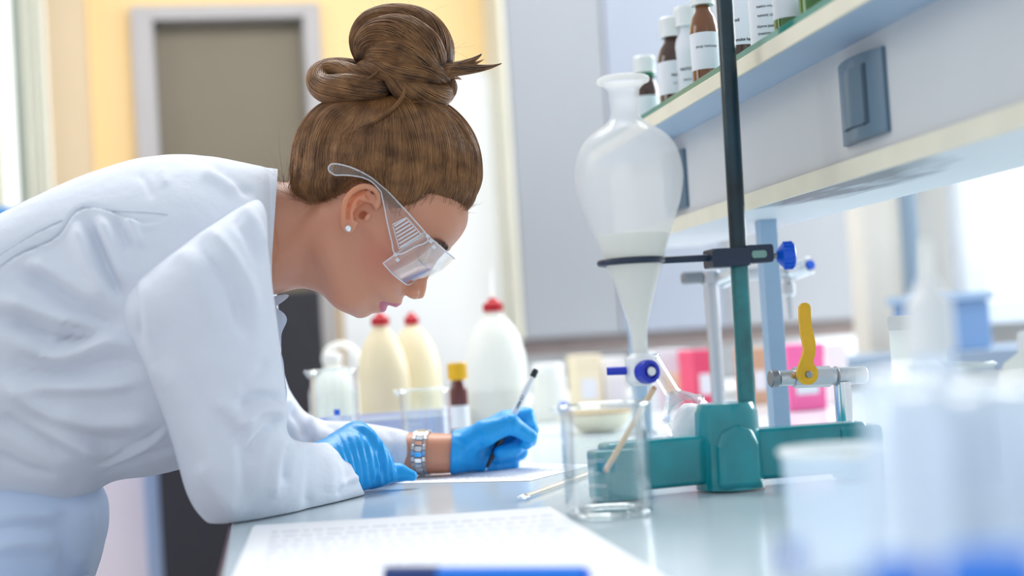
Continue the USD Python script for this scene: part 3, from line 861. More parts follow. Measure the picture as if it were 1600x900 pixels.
sl_R = loft([sec((262, 430), (388, 322), 1.52, .050), sec((214, 447), (402, 313), 1.470, .068), sec((190, 470), (415, 332), 1.432, .076), sec((193, 500), (419, 385), 1.412, .078), sec((211, 545), (427, 460), 1.408, .074), sec((236, 602), (437, 535), 1.41, .070),
             sec((259, 658), (445, 600), 1.413, .066), sec((276, 715), (449, 642), 1.418, .064), sec((294, 775), (447, 664), 1.425, .062), sec((327, 817), (452, 682), 1.437, .058), sec((392, 824), (470, 690), 1.462, .054),
             sec((455, 810), (487, 691), 1.50, .050), sec((522, 790), (505, 692), 1.553, .047), sec((564, 775), (526, 697), 1.588, .0445), sec((570, 772), (534, 701), 1.597, .043)], 280, 180, 2.05)
sl_folds = [
    ([(298, 360), (330, 398), (356, 430), (374, 480), (392, 530)], -.0050, 12), ([(318, 352), (352, 392), (380, 440), (398, 500)], .0045, 13), ([(270, 380), (300, 420), (325, 470), (338, 520)], .0030, 16), ([(356, 330), (390, 372), (408, 420)], -.0035, 10), ([(372, 318), (400, 352), (414, 392)], .0030, 9),
    ([(200, 420), (212, 450), (216, 500), (224, 540)], -.0030, 7), ([(212, 425), (228, 470), (240, 540), (262, 610)], .0035, 12),
    ([(250, 560), (290, 630), (318, 700), (352, 760)], .0040, 20), ([(448, 628), (425, 620), (396, 622), (372, 640)], -.0060, 9), ([(448, 650), (420, 640), (390, 650), (368, 680)], .0050, 9), ([(450, 660), (424, 668), (404, 690), (398, 730)], -.0055, 9),
    ([(456, 676), (436, 700), (428, 740), (424, 780)], .0040, 10), ([(452, 690), (448, 712), (446, 760)], -.0030, 8), ([(352, 660), (380, 700), (388, 750), (390, 800)], -.0045, 14), ([(340, 620), (372, 650), (402, 660)], .0035, 12), ([(420, 560), (400, 590), (372, 610)], -.0025, 10), ([(310, 720), (340, 770), (372, 800)], .0030, 14),
    ([(480, 692), (486, 720), (484, 760), (478, 800)], -.0026, 9), ([(506, 700), (516, 730), (514, 770)], .0026, 10), ([(528, 706), (542, 732), (546, 766)], -.0020, 7),
    ([(262, 335), (300, 306), (340, 298), (404, 314)], -.0008, 3), ([(560, 752), (545, 762), (525, 774)], -.0025, 5), ([(566, 740), (550, 750), (530, 760)], .0020, 6)]
sleeve = cloth(sl_R, [(p, a * 1.4, w) for p, a, w in sl_folds], (.0016, .045), 9)

YF = 1.79
fs_R = loft([sec((330, 500), (360, 330), 1.70, .06), sec((345, 560), (430, 450), 1.74, .066), sec((372, 650), (440, 560), 1.78, .062), sec((398, 725), (449, 600), 1.80, .058), sec((425, 757), (455, 614), 1.81, .054), sec((462, 757), (466, 632), 1.81, .050),
             sec((505, 752), (490, 652), 1.80, .047), sec((555, 748), (545, 659), 1.785, .043), sec((598, 745), (598, 666), 1.77, .040), sec((622, 742), (634, 672), 1.76, .036), sec((630, 740), (643, 676), 1.757, .032)], 120, 80, 2.05)
fs_folds = [([(452, 640), (470, 660), (474, 690)], -.006, 8), ([(478, 648), (492, 668), (496, 700)], .006, 8), ([(505, 655), (520, 672), (524, 700)], -.005, 8), ([(540, 662), (556, 680), (560, 700)], .004, 8), ([(455, 622), (440, 640), (436, 660)], .005, 7), ([(604, 668), (612, 690), (612, 720)], -.003, 6)]
far_sleeve = cloth(fs_R, fs_folds, (.002, .04), 5)


def band(outer, inner):
    """A closed cuff or collar from two pairs of rings."""
    return grid_mesh(np.stack([outer[0], outer[1], inner[1], inner[0]]), close_u=True)


def ring_at(A, B, Y, dr, k=72, ex=2.1):
    return loft([sec(A, B, Y, dr)] * 4 if False else [sec(A, B, Y, dr), sec((A[0] + .01, A[1]), (B[0] + .01, B[1]), Y, dr)], 2, k, ex)[0]


collar_out = [ring_at((409, 492), (401, 261), T, .083), ring_at((413, 484), (409, 262), T, .079), ring_at((420, 470), (434, 265), T, .0700)]
collar_in = [ring_at((412, 482), (404, 268), T, .078), ring_at((419, 462), (431, 272), T, .0655)]
collar = grid_mesh(np.stack([collar_out[0], collar_out[1], collar_out[2], collar_in[1], collar_in[0]]), close_u=True)


def sheet(poly, Y, thick, lean=0.0, wav=.004, seed=0):
    """A flap of cloth with its own thickness, gently waved; outline given on the plane y = Y."""
    from shapely.geometry import Point
    pts = np.array([on_y(x, y, Y) for x, y in spline(np.array(poly + [poly[0]], float), 90)[:-1]])
    pg = Polygon(pts[:, [0, 2]]).buffer(0)
    m = trimesh.creation.extrude_polygon(pg, thick, engine='earcut')
    m = m.subdivide_to_size(.012)
    v = np.array(m.vertices)
    c = v[:, :2].mean(0)
    y = Y + (v[:, 2] - thick / 2) + (meshkit.noise(np.c_[v[:, :2] / .05, np.zeros(len(v))], seed) - .5) * 2 * wav + lean * (v[:, 0] - c[0])
    return trimesh.Trimesh(np.c_[v[:, 0], y, v[:, 1]], m.faces[:, ::-1], process=False)


lapels = [sheet([(400, 470), (425, 464), (451, 463), (440, 473), (432, 480), (441, 488), (448, 500), (441, 518), (437, 546), (425, 560), (400, 555)], 1.60, .004, -.5, .003, 2),
          sheet([(405, 520), (428, 530), (437, 547), (442, 562), (445, 590), (448, 616), (440, 640), (400, 640)], 1.66, .004, -.3, .003, 4)]

# trousers, waist up to under the coat
leg_R = []


def hring(xl, xr, py, Y, dr):
    return sec((xl, py), (xr, py), Y, dr)


trous_R = loft([sec((-150, 640), (130, 640), T, .09), sec((-165, 720), (140, 720), T, .10), sec((-175, 768), (156, 762), T, .140), sec((-175, 800), (164, 784), T, .148), sec((-170, 850), (164, 838), T, .150), sec((-150, 930), (147, 905), T, .145), sec((-130, 1060), (120, 1040), T, .145)], 60, 90, 2.3)
tr_folds = [([(-20, 830), (40, 822), (95, 830)], -.006, 9), ([(-20, 860), (50, 850), (92, 862)], .006, 10), ([(100, 790), (98, 840), (108, 900)], -.006, 9), ([(128, 780), (134, 830), (126, 890)], .006, 14), ([(0, 800), (60, 806), (100, 802)], .003, 8)]
trousers = cloth(trous_R, tr_folds, (.003, .06), 11, up=False)
legs = []
for dy in (-.085, .085):
    pts = [on_y(-10, 1000, T + dy), None, None]
    hip = pts[0]; hip = np.array([hip[0], T + dy, hip[2]])
    knee = np.array([hip[0] + .06, T + dy, .50]); ank = np.array([hip[0] - .02, T + dy, .09])
    legs.append(tube(spline(np.array([hip + [0, 0, .06], hip, (hip + knee) / 2 + [.012, 0, 0], knee, (knee + ank) / 2 - [.01, 0, 0], ank]), 30), np.interp(np.linspace(0, 1, 30), [0, .25, .55, .8, 1], [.095, .09, .075, .066, .062]), 32))
shoes = []
for l, dy in zip(legs, (-.085, .085)):
    a = l.vertices[l.vertices[:, 2] < .12].mean(0)
    sole = m3.Manifold.batch_hull([m3.Manifold.sphere(r, 24).translate((a[0] + x, T + dy + y, z)) for x, y, z, r in ((-.06, 0, .036, .034), (.0, 0, .06, .042), (.10, -.012, .028, .026), (.10, .012, .028, .026), (.16, 0, .024, .022))])
    shoes.append(sole)


def on_cloth(vf, line, n=90, lift=.0003):
    """A line drawn on the near side of a garment, as points in space."""
    v, f = vf; nn = vnormals(v, f)
    front = ((EYE - v) * nn).sum(1) > 0
    vv, n2 = v[front], nn[front]
    t = cKDTree(proj(vv)); q = spline(np.array(line, float), n) if len(line) > 3 else np.array([np.interp(np.linspace(0, 1, n), np.linspace(0, 1, len(line)), np.array(line, float)[:, k]) for k in (0, 1)]).T
    d, i = t.query(q, 8)
    near = np.linalg.norm(vv[i] - EYE, axis=2); ok = near < near.min(1, keepdims=True) + .03
    w = ok / (d + .5) ** 2; w /= w.sum(1, keepdims=True)
    depth = (w * (vv[i] - EYE)[..., 1]).sum(1); nm = (w[..., None] * n2[i]).sum(1)
    out = np.array([on_y(x, y, Y) for (x, y), Y in zip(q, depth)])
    k = np.ones(7) / 7
    return out + nm * lift


seams = [on_cloth(torso, [(-20, 432), (15, 405), (50, 386), (85, 370), (102, 352), (116, 332), (128, 324), (150, 325.5), (200, 331), (262, 336)]), on_cloth(torso, [(-20, 411), (20, 386), (60, 362), (98, 344)])]
cuff_line = on_cloth(sleeve, [(508, 701), (528, 712), (544, 734), (552, 772)])
# ------------------------------------------------------------------ hair: a shell over the skull, strands combed up from the hairline, and a bun of twisted locks
HC = np.array([.040, -.008])
SIL = np.array([uv(*p) for p in [(742, 322), (748, 300), (748.5, 262), (737, 218), (717, 188), (690, 165), (650, 152), (600, 150), (540, 156), (500, 168), (481, 186), (463, 218), (456, 250), (453, 280), (446, 303)]])
_ph = np.arctan2(SIL[:, 1] - HC[1], SIL[:, 0] - HC[0]); _rr = np.hypot(SIL[:, 0] - HC[0], SIL[:, 1] - HC[1])
_ph = np.unwrap(_ph[::-1]); _rr = _rr[::-1]
_xs = np.r_[_ph[0] - .5, _ph, _ph[-1] + .5]; _ys = np.r_[.078, _rr, .094]


def r_sil(ph):
    ph = (ph - _ph[0] + PI * .35) % (2 * PI) + _ph[0] - PI * .35
    full = np.r_[_xs, _xs[0] + 2 * PI]; val = np.r_[_ys, _ys[0]]
    from scipy.interpolate import PchipInterpolator
    ph = np.where(ph < full[0], ph + 2 * PI, ph)
    return PchipInterpolator(full, val)(np.clip(ph, full[0], full[-1]))


HWID = .0815


def shell(n, lift=0.0):
    n = n / np.linalg.norm(n, axis=-1, keepdims=True)
    ph = np.arctan2(n[..., 1], n[..., 0]); ca = np.hypot(n[..., 0], n[..., 1])
    R = r_sil(ph) + lift
    return np.stack([HC[0] + R * ca * np.cos(ph), HC[1] + R * ca * np.sin(ph), n[..., 2] * (HWID + lift)], -1)


def to_dir(u, v, side):
    ph = math.atan2(v - HC[1], u - HC[0]); q = math.hypot(u - HC[0], v - HC[1]) / float(r_sil(np.array(ph)))
    q = min(q, .9995); w = math.sqrt(1 - q * q)
    return np.array([q * math.cos(ph), q * math.sin(ph), side * w])


HLINE = [(743, 322), (727, 331), (708, 333), (690, 331), (674, 325), (657, 319), (645, 325), (634, 336), (622, 346), (613, 340), (607, 320), (602, 304), (590, 289), (572, 281), (552, 282), (536, 291), (521, 306), (503, 318), (484, 322), (466, 318), (446, 303)]
hl_near = []
for x, y in spline(np.array(HLINE, float), 400):
    w = -.070
    for _ in range(4):
        p = px2h(x, y, w); d = to_dir(p[0], p[1], -1); w = shell(d)[2]
    hl_near.append(d)
hl_near = np.array(hl_near)
hl_far = hl_near * np.array([1, 1, -1])
BUN = shell(np.array(to_dir(*uv(607, 150), -1)))
bun_dir = to_dir(*uv(606, 152), -1); bun_dir = np.array([bun_dir[0], bun_dir[1], -.05]); bun_dir /= np.linalg.norm(bun_dir)


def slerp(a, b, t):
    o = math.acos(np.clip(a @ b, -1, 1)); so = math.sin(o)
    return (np.sin((1 - t) * o)[:, None] * a + np.sin(t * o)[:, None] * b) / so


# shell mesh: from hairline to bun, both sides
NT = 40
tt = np.linspace(.035, 1, NT)
ringdirs = np.vstack([hl_near[::4], hl_far[::4][::-1]])
thick = lambda t: -.0065 + .0055 * np.clip(t / .18, 0, 1)
rows = []
for t in tt:
    row = []
    for a in ringdirs:
        b = bun_dir
        n = slerp(a, b, np.array([min(t, .985)]))[0]
        row.append(shell(n, thick(t)))
    rows.append(row)
HAIRCAP = grid_mesh(np.array(rows), caps=False)
_cap_f = HAIRCAP.faces
if np.einsum('ij,ij->i', HAIRCAP.face_normals, HAIRCAP.triangles_center - np.array([HC[0], HC[1], 0])).mean() < 0: _cap_f = _cap_f[:, ::-1]
capv = np.array(HAIRCAP.vertices)

hr = np.random.default_rng(11)
strands, swid = [], []
clump_dirs = {}


def strand(a, t0, t1, lift, n=13, jitter=.0, end=None):
    tl = np.linspace(t0, t1, n)
    b = bun_dir + hr.normal(0, .10, 3) if end is None else end
    b = b / np.linalg.norm(b)
    nn = slerp(a, b, tl)
    bend = hr.normal(0, .02) * np.sin(tl * PI)
    side = np.cross(a, b); side /= np.linalg.norm(side)
    nn = nn + bend[:, None] * side
    lf = np.minimum(thick(tl) + .0015, .0005) + lift * np.sin(np.clip(tl * 1.1, 0, 1) * PI)
    return shell(nn, 0.0 + 0 * lf) + 0, nn, lf


for i in range(8600):
    far = hr.random() < .22
    src = hl_far if far else hl_near
    k = int(hr.integers(0, len(src)))
    a = src[k] + hr.normal(0, .012, 3); a /= np.linalg.norm(a)
    t0 = max(0, hr.random() ** 2 * .75 - .05)
    if hr.random() < .45: t0 = hr.uniform(-.045, .05)
    t1 = min(.98, max(t0 + .35, hr.uniform(.7, 1.0)))
    # strands gather into locks
    g = (k // 9); cl = np.random.default_rng(900 + g + 500 * far)
    bend0, lift0 = cl.normal(0, .05), abs(cl.normal(0, .0017))
    tl = np.linspace(t0, t1, 13)
    b = bun_dir + cl.normal(0, .05, 3) + hr.normal(0, .045, 3); b /= np.linalg.norm(b)
    nn = slerp(a, b, tl)
    sd = np.cross(a, b); sd /= np.linalg.norm(sd)
    nn = nn + ((bend0 + hr.normal(0, .022)) * np.sin(np.clip(tl, 0, 1) * PI))[:, None] * sd
    lf = -.0062 + .0062 * np.clip(tl / .16, 0, 1) + (lift0 + hr.uniform(-.001, .0018)) * np.sin(np.clip(tl, 0, 1) * PI)
    strands.append(shell(nn, lf[..., None][:, 0]))
    swid.append(np.interp(np.linspace(0, 1, 13), [0, .15, .8, 1], [.00012, .00046, .00046, .0002]))
# fine short hairs that soften the hairline
for i in range(1500):
    far = hr.random() < .15; src = hl_far if far else hl_near
    k = int(hr.integers(0, len(src))); a = src[k] + hr.normal(0, .02, 3); a /= np.linalg.norm(a)
    b = bun_dir + hr.normal(0, .22, 3); b /= np.linalg.norm(b)
    ta = hr.uniform(-.075, .0); tl = np.linspace(ta, ta + hr.uniform(.06, .17), 8)
    strands.append(shell(slerp(a, b, tl), np.linspace(-.0058, -.0015, 8)[:, None][:, 0])); swid.append(np.linspace(.0001, .0003, 8))
# paler loose strands lying over the rest
for i in range(170):
    a = hl_near[int(hr.integers(0, 400))] + hr.normal(0, .02, 3); a /= np.linalg.norm(a)
    b = bun_dir + hr.normal(0, .12, 3); b /= np.linalg.norm(b); sd = np.cross(a, b); sd /= np.linalg.norm(sd)
    tl = np.linspace(hr.uniform(0, .2), hr.uniform(.6, 1), 16)
    nn = slerp(a, b, tl) + (hr.normal(0, .07) * np.sin(tl * PI) + hr.normal(0, .02) * np.sin(tl * 7))[:, None] * sd
    strands.append(shell(nn, .0008 + .0035 * np.sin(np.clip(tl, 0, 1) * PI) * hr.random())); swid.append(np.full(16, .00042))
# fly-away hairs at the nape and the brow
for i in range(520):
    z = hr.random()
    if z < .62: k = int(np.clip(hr.normal(392, 26), 330, 399)); a = hl_near[k] if hr.random() < .7 else hl_far[k]
    elif z < .64: k = int(hr.integers(0, 60)); a = hl_near[k] if hr.random() < .6 else hl_far[k]
    else: k = int(hr.integers(150, 330)); a = hl_near[k]
    p = shell(a, -.002); out = p - np.array([HC[0], HC[1], 0]); out /= np.linalg.norm(out)
    L = hr.uniform(.012, .055) * (1 if z < .62 else .4); c1, c2 = hr.normal(0, .6, 3), hr.normal(0, .8, 3)
    up = np.array([.8, -.2, 0]) if z < .62 else np.array([1, .2, 0])
    t = np.linspace(0, 1, 9)[:, None]
    strands.append(p + L * (t * (out * .5 + up * .6) + t ** 2 * c1 * .55 + t ** 3 * c2 * .35)); swid.append(np.linspace(.00022, .00010, 9))

# bun: locks along traced paths; (x, y, depth) with depth in metres behind the middle plane
LOCKS, lock_tubes = [], []


def lock(path, rad, twist, count, w=.0005, flat=1.0, loose=.0, seed=0, core=True, n=26):
    r_ = np.random.default_rng(seed)
    P = spline(np.array([px2h(x, y, d) for x, y, d in path]), n)
    t = np.linspace(0, 1, n)
    R = np.interp(t, np.linspace(0, 1, len(rad)), rad) if not np.isscalar(rad) else np.full(n, rad)
    T, N, B = frames(P)
    a = np.linspace(0, 2 * PI, 22, endpoint=False)
    if core:
        lock_tubes.append(grid_mesh(P[:, None] + (R * .90)[:, None, None] * (np.cos(a)[None, :, None] * N[:, None] + np.sin(a)[None, :, None] * B[:, None] * flat)))
    for i in range(count):
        th, q = r_.random() * 2 * PI, math.sqrt(r_.uniform(.72, 1.05))
        t0, t1 = r_.uniform(0, .25), r_.uniform(.75, 1)
        s = np.linspace(t0, t1, 16)
        Pi = np.stack([np.interp(s, t, P[:, k]) for k in range(3)], 1); Ni = np.stack([np.interp(s, t, N[:, k]) for k in range(3)], 1); Bi = np.stack([np.interp(s, t, B[:, k]) for k in range(3)], 1); Ri = np.interp(s, t, R)
        an = th + twist * s + r_.normal(0, .15) * np.sin(s * 5)
        qq = q + loose * r_.normal(0, 1) * np.sin(PI * s)
        LOCKS.append(Pi + (Ri * qq)[:, None] * (np.cos(an)[:, None] * Ni + np.sin(an)[:, None] * Bi * flat))
        swid.append(np.interp(np.linspace(0, 1, 16), [0, .1, .9, 1], [w * .4, w, w, w * .4]))


# top ball, wound in bands
lock([(574, 96, .0), (566, 74, -.004), (573, 50, -.006), (596, 38, -.004), (630, 37, .0), (662, 48, .004), (684, 74, .004), (692, 104, .0)], [.010, .015, .019, .021, .022, .021, .018, .012], 2.2, 520, seed=1)
lock([(568, 90, -.022), (578, 62, -.030), (604, 52, -.034), (636, 56, -.034), (666, 74, -.030), (684, 102, -.022)], [.010, .016, .020, .021, .018, .011], 1.8, 620, seed=2)
lock([(572, 88, .022), (584, 58, .030), (616, 46, .034), (654, 60, .032), (682, 92, .024)], [.010, .017, .021, .020, .012], 2.0, 260, seed=3)
lock([(575, 96, -.020), (596, 84, -.034), (626, 82, -.040), (656, 92, -.036), (680, 112, -.024)], [.009, .015, .018, .016, .010], 1.5, 520, seed=4)
lock([(580, 92, .0), (604, 78, .0), (632, 76, .0), (664, 92, .0)], [.014, .026, .028, .018], 1.0, 60, seed=5)
# collar of hair wound under the ball
lock([(560, 112, -.012), (588, 104, -.030), (622, 112, -.040), (656, 112, -.036), (684, 118, -.020), (696, 126, -.004)], [.007, .011, .013, .013, .012, .008], 3.0, 420, seed=6)
lock([(700, 130, .0), (692, 148, -.010), (668, 150, -.026), (642, 144, -.034), (620, 130, -.036), (602, 118, -.030)], [.009, .012, .014, .015, .012, .006], 2.6, 460, seed=7)
lock([(690, 122, -.006), (702, 130, -.004), (702, 144, -.006), (692, 153, -.010), (680, 150, -.014)], [.006, .0075, .008, .007, .005], 2.0, 140, seed=8)
# left lobe: a fat lock that coils back on itself
lock([(604, 138, -.030), (578, 140, -.034), (548, 140, -.032), (520, 140, -.026), (504, 136, -.018), (497, 124, -.008), (504, 112, .002), (524, 108, .008), (552, 112, .008), (580, 118, .0)], [.010, .0145, .017, .0165, .015, .013, .012, .013, .014, .010], 2.4, 820, seed=9)
lock([(500, 146, -.014), (494, 130, -.008), (498, 116, -.002), (514, 108, -.004), (536, 110, -.012), (560, 118, -.022), (590, 124, -.028)], [.006, .0085, .009, .0095, .010, .010, .006], 2.0, 380, seed=10)
lock([(600, 148, .012), (566, 134, .022), (530, 128, .020), (506, 128, .010)], [.012, .018, .017, .010], 2.0, 160, seed=11)
lock([(612, 148, -.02), (600, 140, .0), (612, 128, .01), (640, 130, .0), (660, 140, -.012)], [.016, .022, .024, .022, .014], 1.0, 80, seed=12)
# the tail sticking out on the right, and loose wisps
for q, (ex_, ey_, r1) in enumerate([(752, 85, .0010), (784, 99, .0004), (736, 97, .0012), (722, 124, .0006), (746, 106, .0006), (757, 92, .0005)]):
    lock([(668, 118, -.030), (690, 112, -.020), ((690 + ex_) / 2 + 4, (112 + ey_) / 2 + 2, -.012), (ex_, ey_, -.004)], [.006, .0075, .0042 if q < 3 else .0026, r1], 1.0, 90 if q < 3 else 40, w=.00042, loose=.12, seed=20 + q, core=q < 3)
for q, pth in enumerate([[(596, 40, -.03), (584, 60, -.045), (578, 76, -.045)], [(622, 118, -.04), (632, 140, -.05), (618, 165, -.06), (588, 188, -.072), (540, 208, -.078)], [(594, 110, -.045), (612, 126, -.05), (622, 140, -.048)], [(640, 160, -.05), (684, 168, -.045), (704, 186, -.04)],
                         [(572, 112, -.03), (600, 96, -.046), (640, 104, -.05), (668, 96, -.045)], [(690, 170, -.03), (722, 198, -.03), (744, 236, -.032), (752, 262, -.03)], [(600, 96, -.04), (590, 110, -.045), (566, 128, -.045)]]):
    lock(pth, [.0008, .0012, .001, .0003], .5, 22, w=.0004, loose=.5, seed=40 + q, core=False)
for i in range(90):
    p = px2h(hr.uniform(562, 700), hr.uniform(30, 120), hr.uniform(-.03, .03)); c = px2h(628, 80, 0); out = p - c; out /= np.linalg.norm(out) + 1e-9
    p = c + out * hr.uniform(.030, .046); L = hr.uniform(.01, .03); t = np.linspace(0, 1, 8)[:, None]
    LOCKS.append(p + L * (t * (out * .6 + hr.normal(0, .6, 3)) + t * t * hr.normal(0, .7, 3))); swid.append(np.linspace(.00025, .0001, 8))

# eyebrow and lashes
def brow_v(u, w):
    """Front of the skin at (u, w) from the sculpted head."""
    m = (np.abs(HV[:, 0] - u) < .004) & (np.abs(np.abs(HV[:, 2]) - w) < .004) & (HV[:, 1] > .03)
    return HV[m, 1].mean() + .0004


brow, bw = [], []
for s, cnt in ((-1, 150), (1, 80)):
    for i in range(cnt):
        t = hr.random(); ww = .012 + .036 * t
        uu = .0235 + .006 * math.sin(t * 2.4) - .003 * t + hr.normal(0, .0013); vv = brow_v(uu, ww)
        d_ = np.array([.25 + .2 * (1 - t), -.35 * t, s * (.5 + .5 * t)]); d_ /= np.linalg.norm(d_)
        tl = np.linspace(0, 1, 4)[:, None]
        brow.append(np.array([uu, vv, s * ww]) + d_ * .0075 * tl + np.array([0, .0012, 0])); bw.append(np.array([.0002, .0003, .0002, .0001]))
lash = []
for s in (-1, 1):
    for i in range(46):
        a = -1.1 + 2.2 * i / 45
        p0 = np.array([-.0012 - .0026 * (a * a) * -.2, .0755 + .0132 * math.cos(a) * .98, s * (.031 + .0138 * math.sin(a))])
        dr_ = np.array([-.55, math.cos(a) * .9, s * (math.sin(a) * .9)]); tl = np.linspace(0, 1, 5)[:, None]
        lash.append(p0 + .0085 * tl * dr_ + np.array([.0045, 0, 0]) * tl ** 2); bw.append(np.linspace(.0004, .0001, 5))
# ------------------------------------------------------------------ gloved hands, the rest of the body, goggles, watch and pen
def PD(x, y, Y):
    return on_y(x, y, Y)


def glove_mesh(field, lo, hi, h=.0016, it=2):
    G, o = grid(lo, hi, h)
    d = field(G)
    d[0] = d[-1] = 1; d[:, 0] = d[:, -1] = 1; d[:, :, 0] = d[:, :, -1] = 1
    v, f = surface_nets(np.clip(d, -.02, .02), o, h)
    v = relax(v, f, it)
    v[:, 2] = np.maximum(v[:, 2], BT + .0012)
    return v, f


YL = 1.735


def left_hand(P):
    def q(x, y, dy): return PD(x, y, YL + dy)
    wrist = q(700, 708, 0.0)
    mcp = dict(i=q(789, 657, .010), m=q(782, 672, .026), r=q(771, 688, .036), p=q(756, 704, .038))
    palm = None
    for k, r in (('i', .0125), ('m', .0135), ('r', .0125), ('p', .0115)):
        e = cone_d(P, q(716, 702, .008), mcp[k], .019, r); palm = e if palm is None else smin(palm, e, .010)
    palm = smin(palm, cone_d(P, q(716, 716, .004), q(752, 722, .018), .016, .0125), .010)      # heel of the hand
    hand = palm
    th = [q(716, 702, -.006), q(758, 676, -.020), q(797, 662, -.029), q(829, 682, -.022)]
    thumb = smin(cone_d(P, th[0], th[1], .0165, .0150), smin(cone_d(P, th[1], th[2], .0150, .0122), cone_d(P, th[2], th[3], .0120, .0086), .004), .006)

    def finger(a, b, c, d, r):
        f1 = cone_d(P, a, b, r[0], r[1]); f2 = cone_d(P, b, c, r[1], r[2]); f3 = cone_d(P, c, d, r[2], r[3])
        return smin(smin(f1, f2, .003), f3, .003)
    index = finger(mcp['i'], q(822, 651, .008), q(829, 671, -.004), q(822, 692, -.012), (.0120, .0112, .0095, .0082))
    middle = finger(mcp['m'], q(826, 686, .020), q(804, 701, .000), q(782, 707, -.008), (.0120, .0100, .0092, .0084))
    ring = finger(mcp['r'], q(812, 706, .030), q(776, 713, .018), q(752, 711, .011), (.0115, .0098, .0090, .0082))
    pinky = finger(mcp['p'], q(800, 726, .032), q(772, 731, .022), q(752, 731, .016), (.0105, .0086, .0080, .0072))
    d = smin(hand, thumb, .007)
    for f_ in (index, middle, ring, pinky): d = smin(d, f_, .0028)
    # web between thumb and index
    d = smin(d, cone_d(P, q(760, 682, -.008), q(790, 660, -.004), .011, .010), .006)
    # cuff
    cuff = cone_d(P * 1.0, q(706, 708, 0), q(722, 706, .004), .0255, .0215)
    d = smin(d, cuff, .008)
    d = smax(d, -((P - q(705.5, 708, 0)) @ np.array([.97, -.18, -.12])), .0012)
    return d


_c = PD(770, 690, YL)
GLV, GLF = glove_mesh(left_hand, _c - [.062, .048, .052], _c + [.062, .075, .052], .0016)
GLV = folds(GLV, GLF, [([(712, 684), (728, 700), (730, 726)], -.0012, 4), ([(705, 690), (720, 704), (722, 730)], .0010, 4), ([(740, 668), (752, 690), (748, 712)], -.0012, 5), ([(742, 690), (764, 700), (778, 690)], -.0010, 3), ([(756, 672), (772, 690), (784, 684)], .0008, 4), ([(790, 652), (800, 664), (812, 668)], .0009, 3), ([(798, 650), (796, 664), (804, 676)], -.0008, 3), ([(806, 700), (812, 708), (826, 704)], -.0006, 3)])
GLV = ripple(GLV, GLF, .0006, .012, 3)

YR = 1.615


def right_hand(P):
    def q(x, y, dy): return PD(x, y, YR + dy)
    # loose glove over the wrist and the edge-on hand
    d = cone_d(P, q(490, 738, -.05), q(548, 719, -.014), .0290, .0345)
    d = smin(d, cone_d(P, q(548, 719, -.014), q(584, 712, .006), .0345, .0355), .008)
    d = smin(d, cone_d(P, q(562, 690, .0), q(584, 692, .016), .024, .020), .010)
    d = smin(d, cone_d(P, q(580, 730, .004), q(600, 730, .010), .022, .0165), .008)
    d = smax(d, ((P - q(598, 712, -.01)) @ (np.array([.86, .36, .42]) / np.linalg.norm([.86, .36, .42]))) - .004, .008)
    # thumb lying on the paper, pointing right
    d = smin(d, smin(cone_d(P, q(585, 738, .0), q(622, 738, .004), .0140, .0105), cone_d(P, q(622, 738, .004), q(644, 743.5, .002), .0105, .0062), .003), .005)
    # fingers folding away behind
    for (x0, y0, x1, y1, x2, y2, r) in ((590, 690, 606, 706, 612, 728, .0105), (594, 704, 612, 718, 620, 738, .0105), (596, 716, 616, 728, 628, 743, .0098), (596, 728, 618, 738, 634, 746, .0085)):
        a, b, c = q(x0 - 10, y0 + 6, .042), q(x1 - 12, y1 + 3, .075), q(x2 - 12, y2, .095)
        d = smin(d, smin(cone_d(P, a, b, r + .001, r), cone_d(P, b, c, r, r - .002), .003), .003)
    return d


_c = PD(580, 712, YR + .02)
GRV, GRF = glove_mesh(right_hand, _c - [.085, .095, .055], _c + [.065, .10, .055], .0018)
_lines = []
for i in range(14):
    x = 528 + 5.6 * i
    _lines.append(([(x - 10 + i, 668 + abs(i - 6) * 1.4), (x + 4, 700), (x + 14 - i * .4, 740), (x + 12, 764)], (-.0008 if i % 2 else .0007), 2.0))
_lines += [([(548, 663), (580, 676), (600, 706), (616, 752)], .0022, 5), ([(544, 670), (574, 682), (592, 710), (606, 756)], -.0020, 4), ([(600, 690), (606, 720), (612, 750)], -.0012, 4), ([(571, 762), (585, 742), (592, 720)], .0012, 3), ([(578, 764), (592, 744), (600, 726)], -.0012, 3)]
GRV = folds(GRV, GRF, _lines)
GRV = ripple(GRV, GRF, .0007, .012, 8)

# the body under the clothes, joined to the head as one surface
_ball = lambda p, r: m3.Manifold.sphere(r, 40).translate(tuple(float(a) for a in p))


def limb(pts, rs):
    out = []
    for (a, ra), (b, rb) in zip(list(zip(pts, rs))[:-1], list(zip(pts, rs))[1:]):
        out.append(m3.Manifold.batch_hull([_ball(a, ra), _ball(b, rb)]))
    return out


pe, ce, sh = on_y(40, 600, T), on_y(200, 480, T), on_y(330, 370, T)
bones = [m3.Manifold.batch_hull([_ball(pe + [0, s * .03, 0], .07) for s in (-1, 1)] + [_ball(ce + [0, s * .05, 0], .085) for s in (-1, 1)]),
         m3.Manifold.batch_hull([_ball(ce + [0, s * .05, 0], .085) for s in (-1, 1)] + [_ball(sh + [0, s * .07, -.02], .055) for s in (-1, 1)]),
         m3.Manifold.batch_hull([_ball(sh + [0, s * .06, -.02], .05) for s in (-1, 1)] + [_ball(on_y(392, 376, T), .046)])]
sn, en, wn = PD(318, 410, 1.47), PD(366, 752, 1.44), PD(535, 735, 1.575)
sf, ef, wf = PD(352, 420, 1.68), PD(424, 690, 1.80), PD(668, 708, 1.745)
bones += limb([sh + [0, -.06, -.02], sn, en, wn], [.04, .034, .026, .015])
bones += limb([sh + [0, .06, -.02], sf, ef, PD(560, 706, 1.775)], [.04, .034, .026, .022])
hipn = [on_y(0, 860, T + s * .07) for s in (-1, 1)]
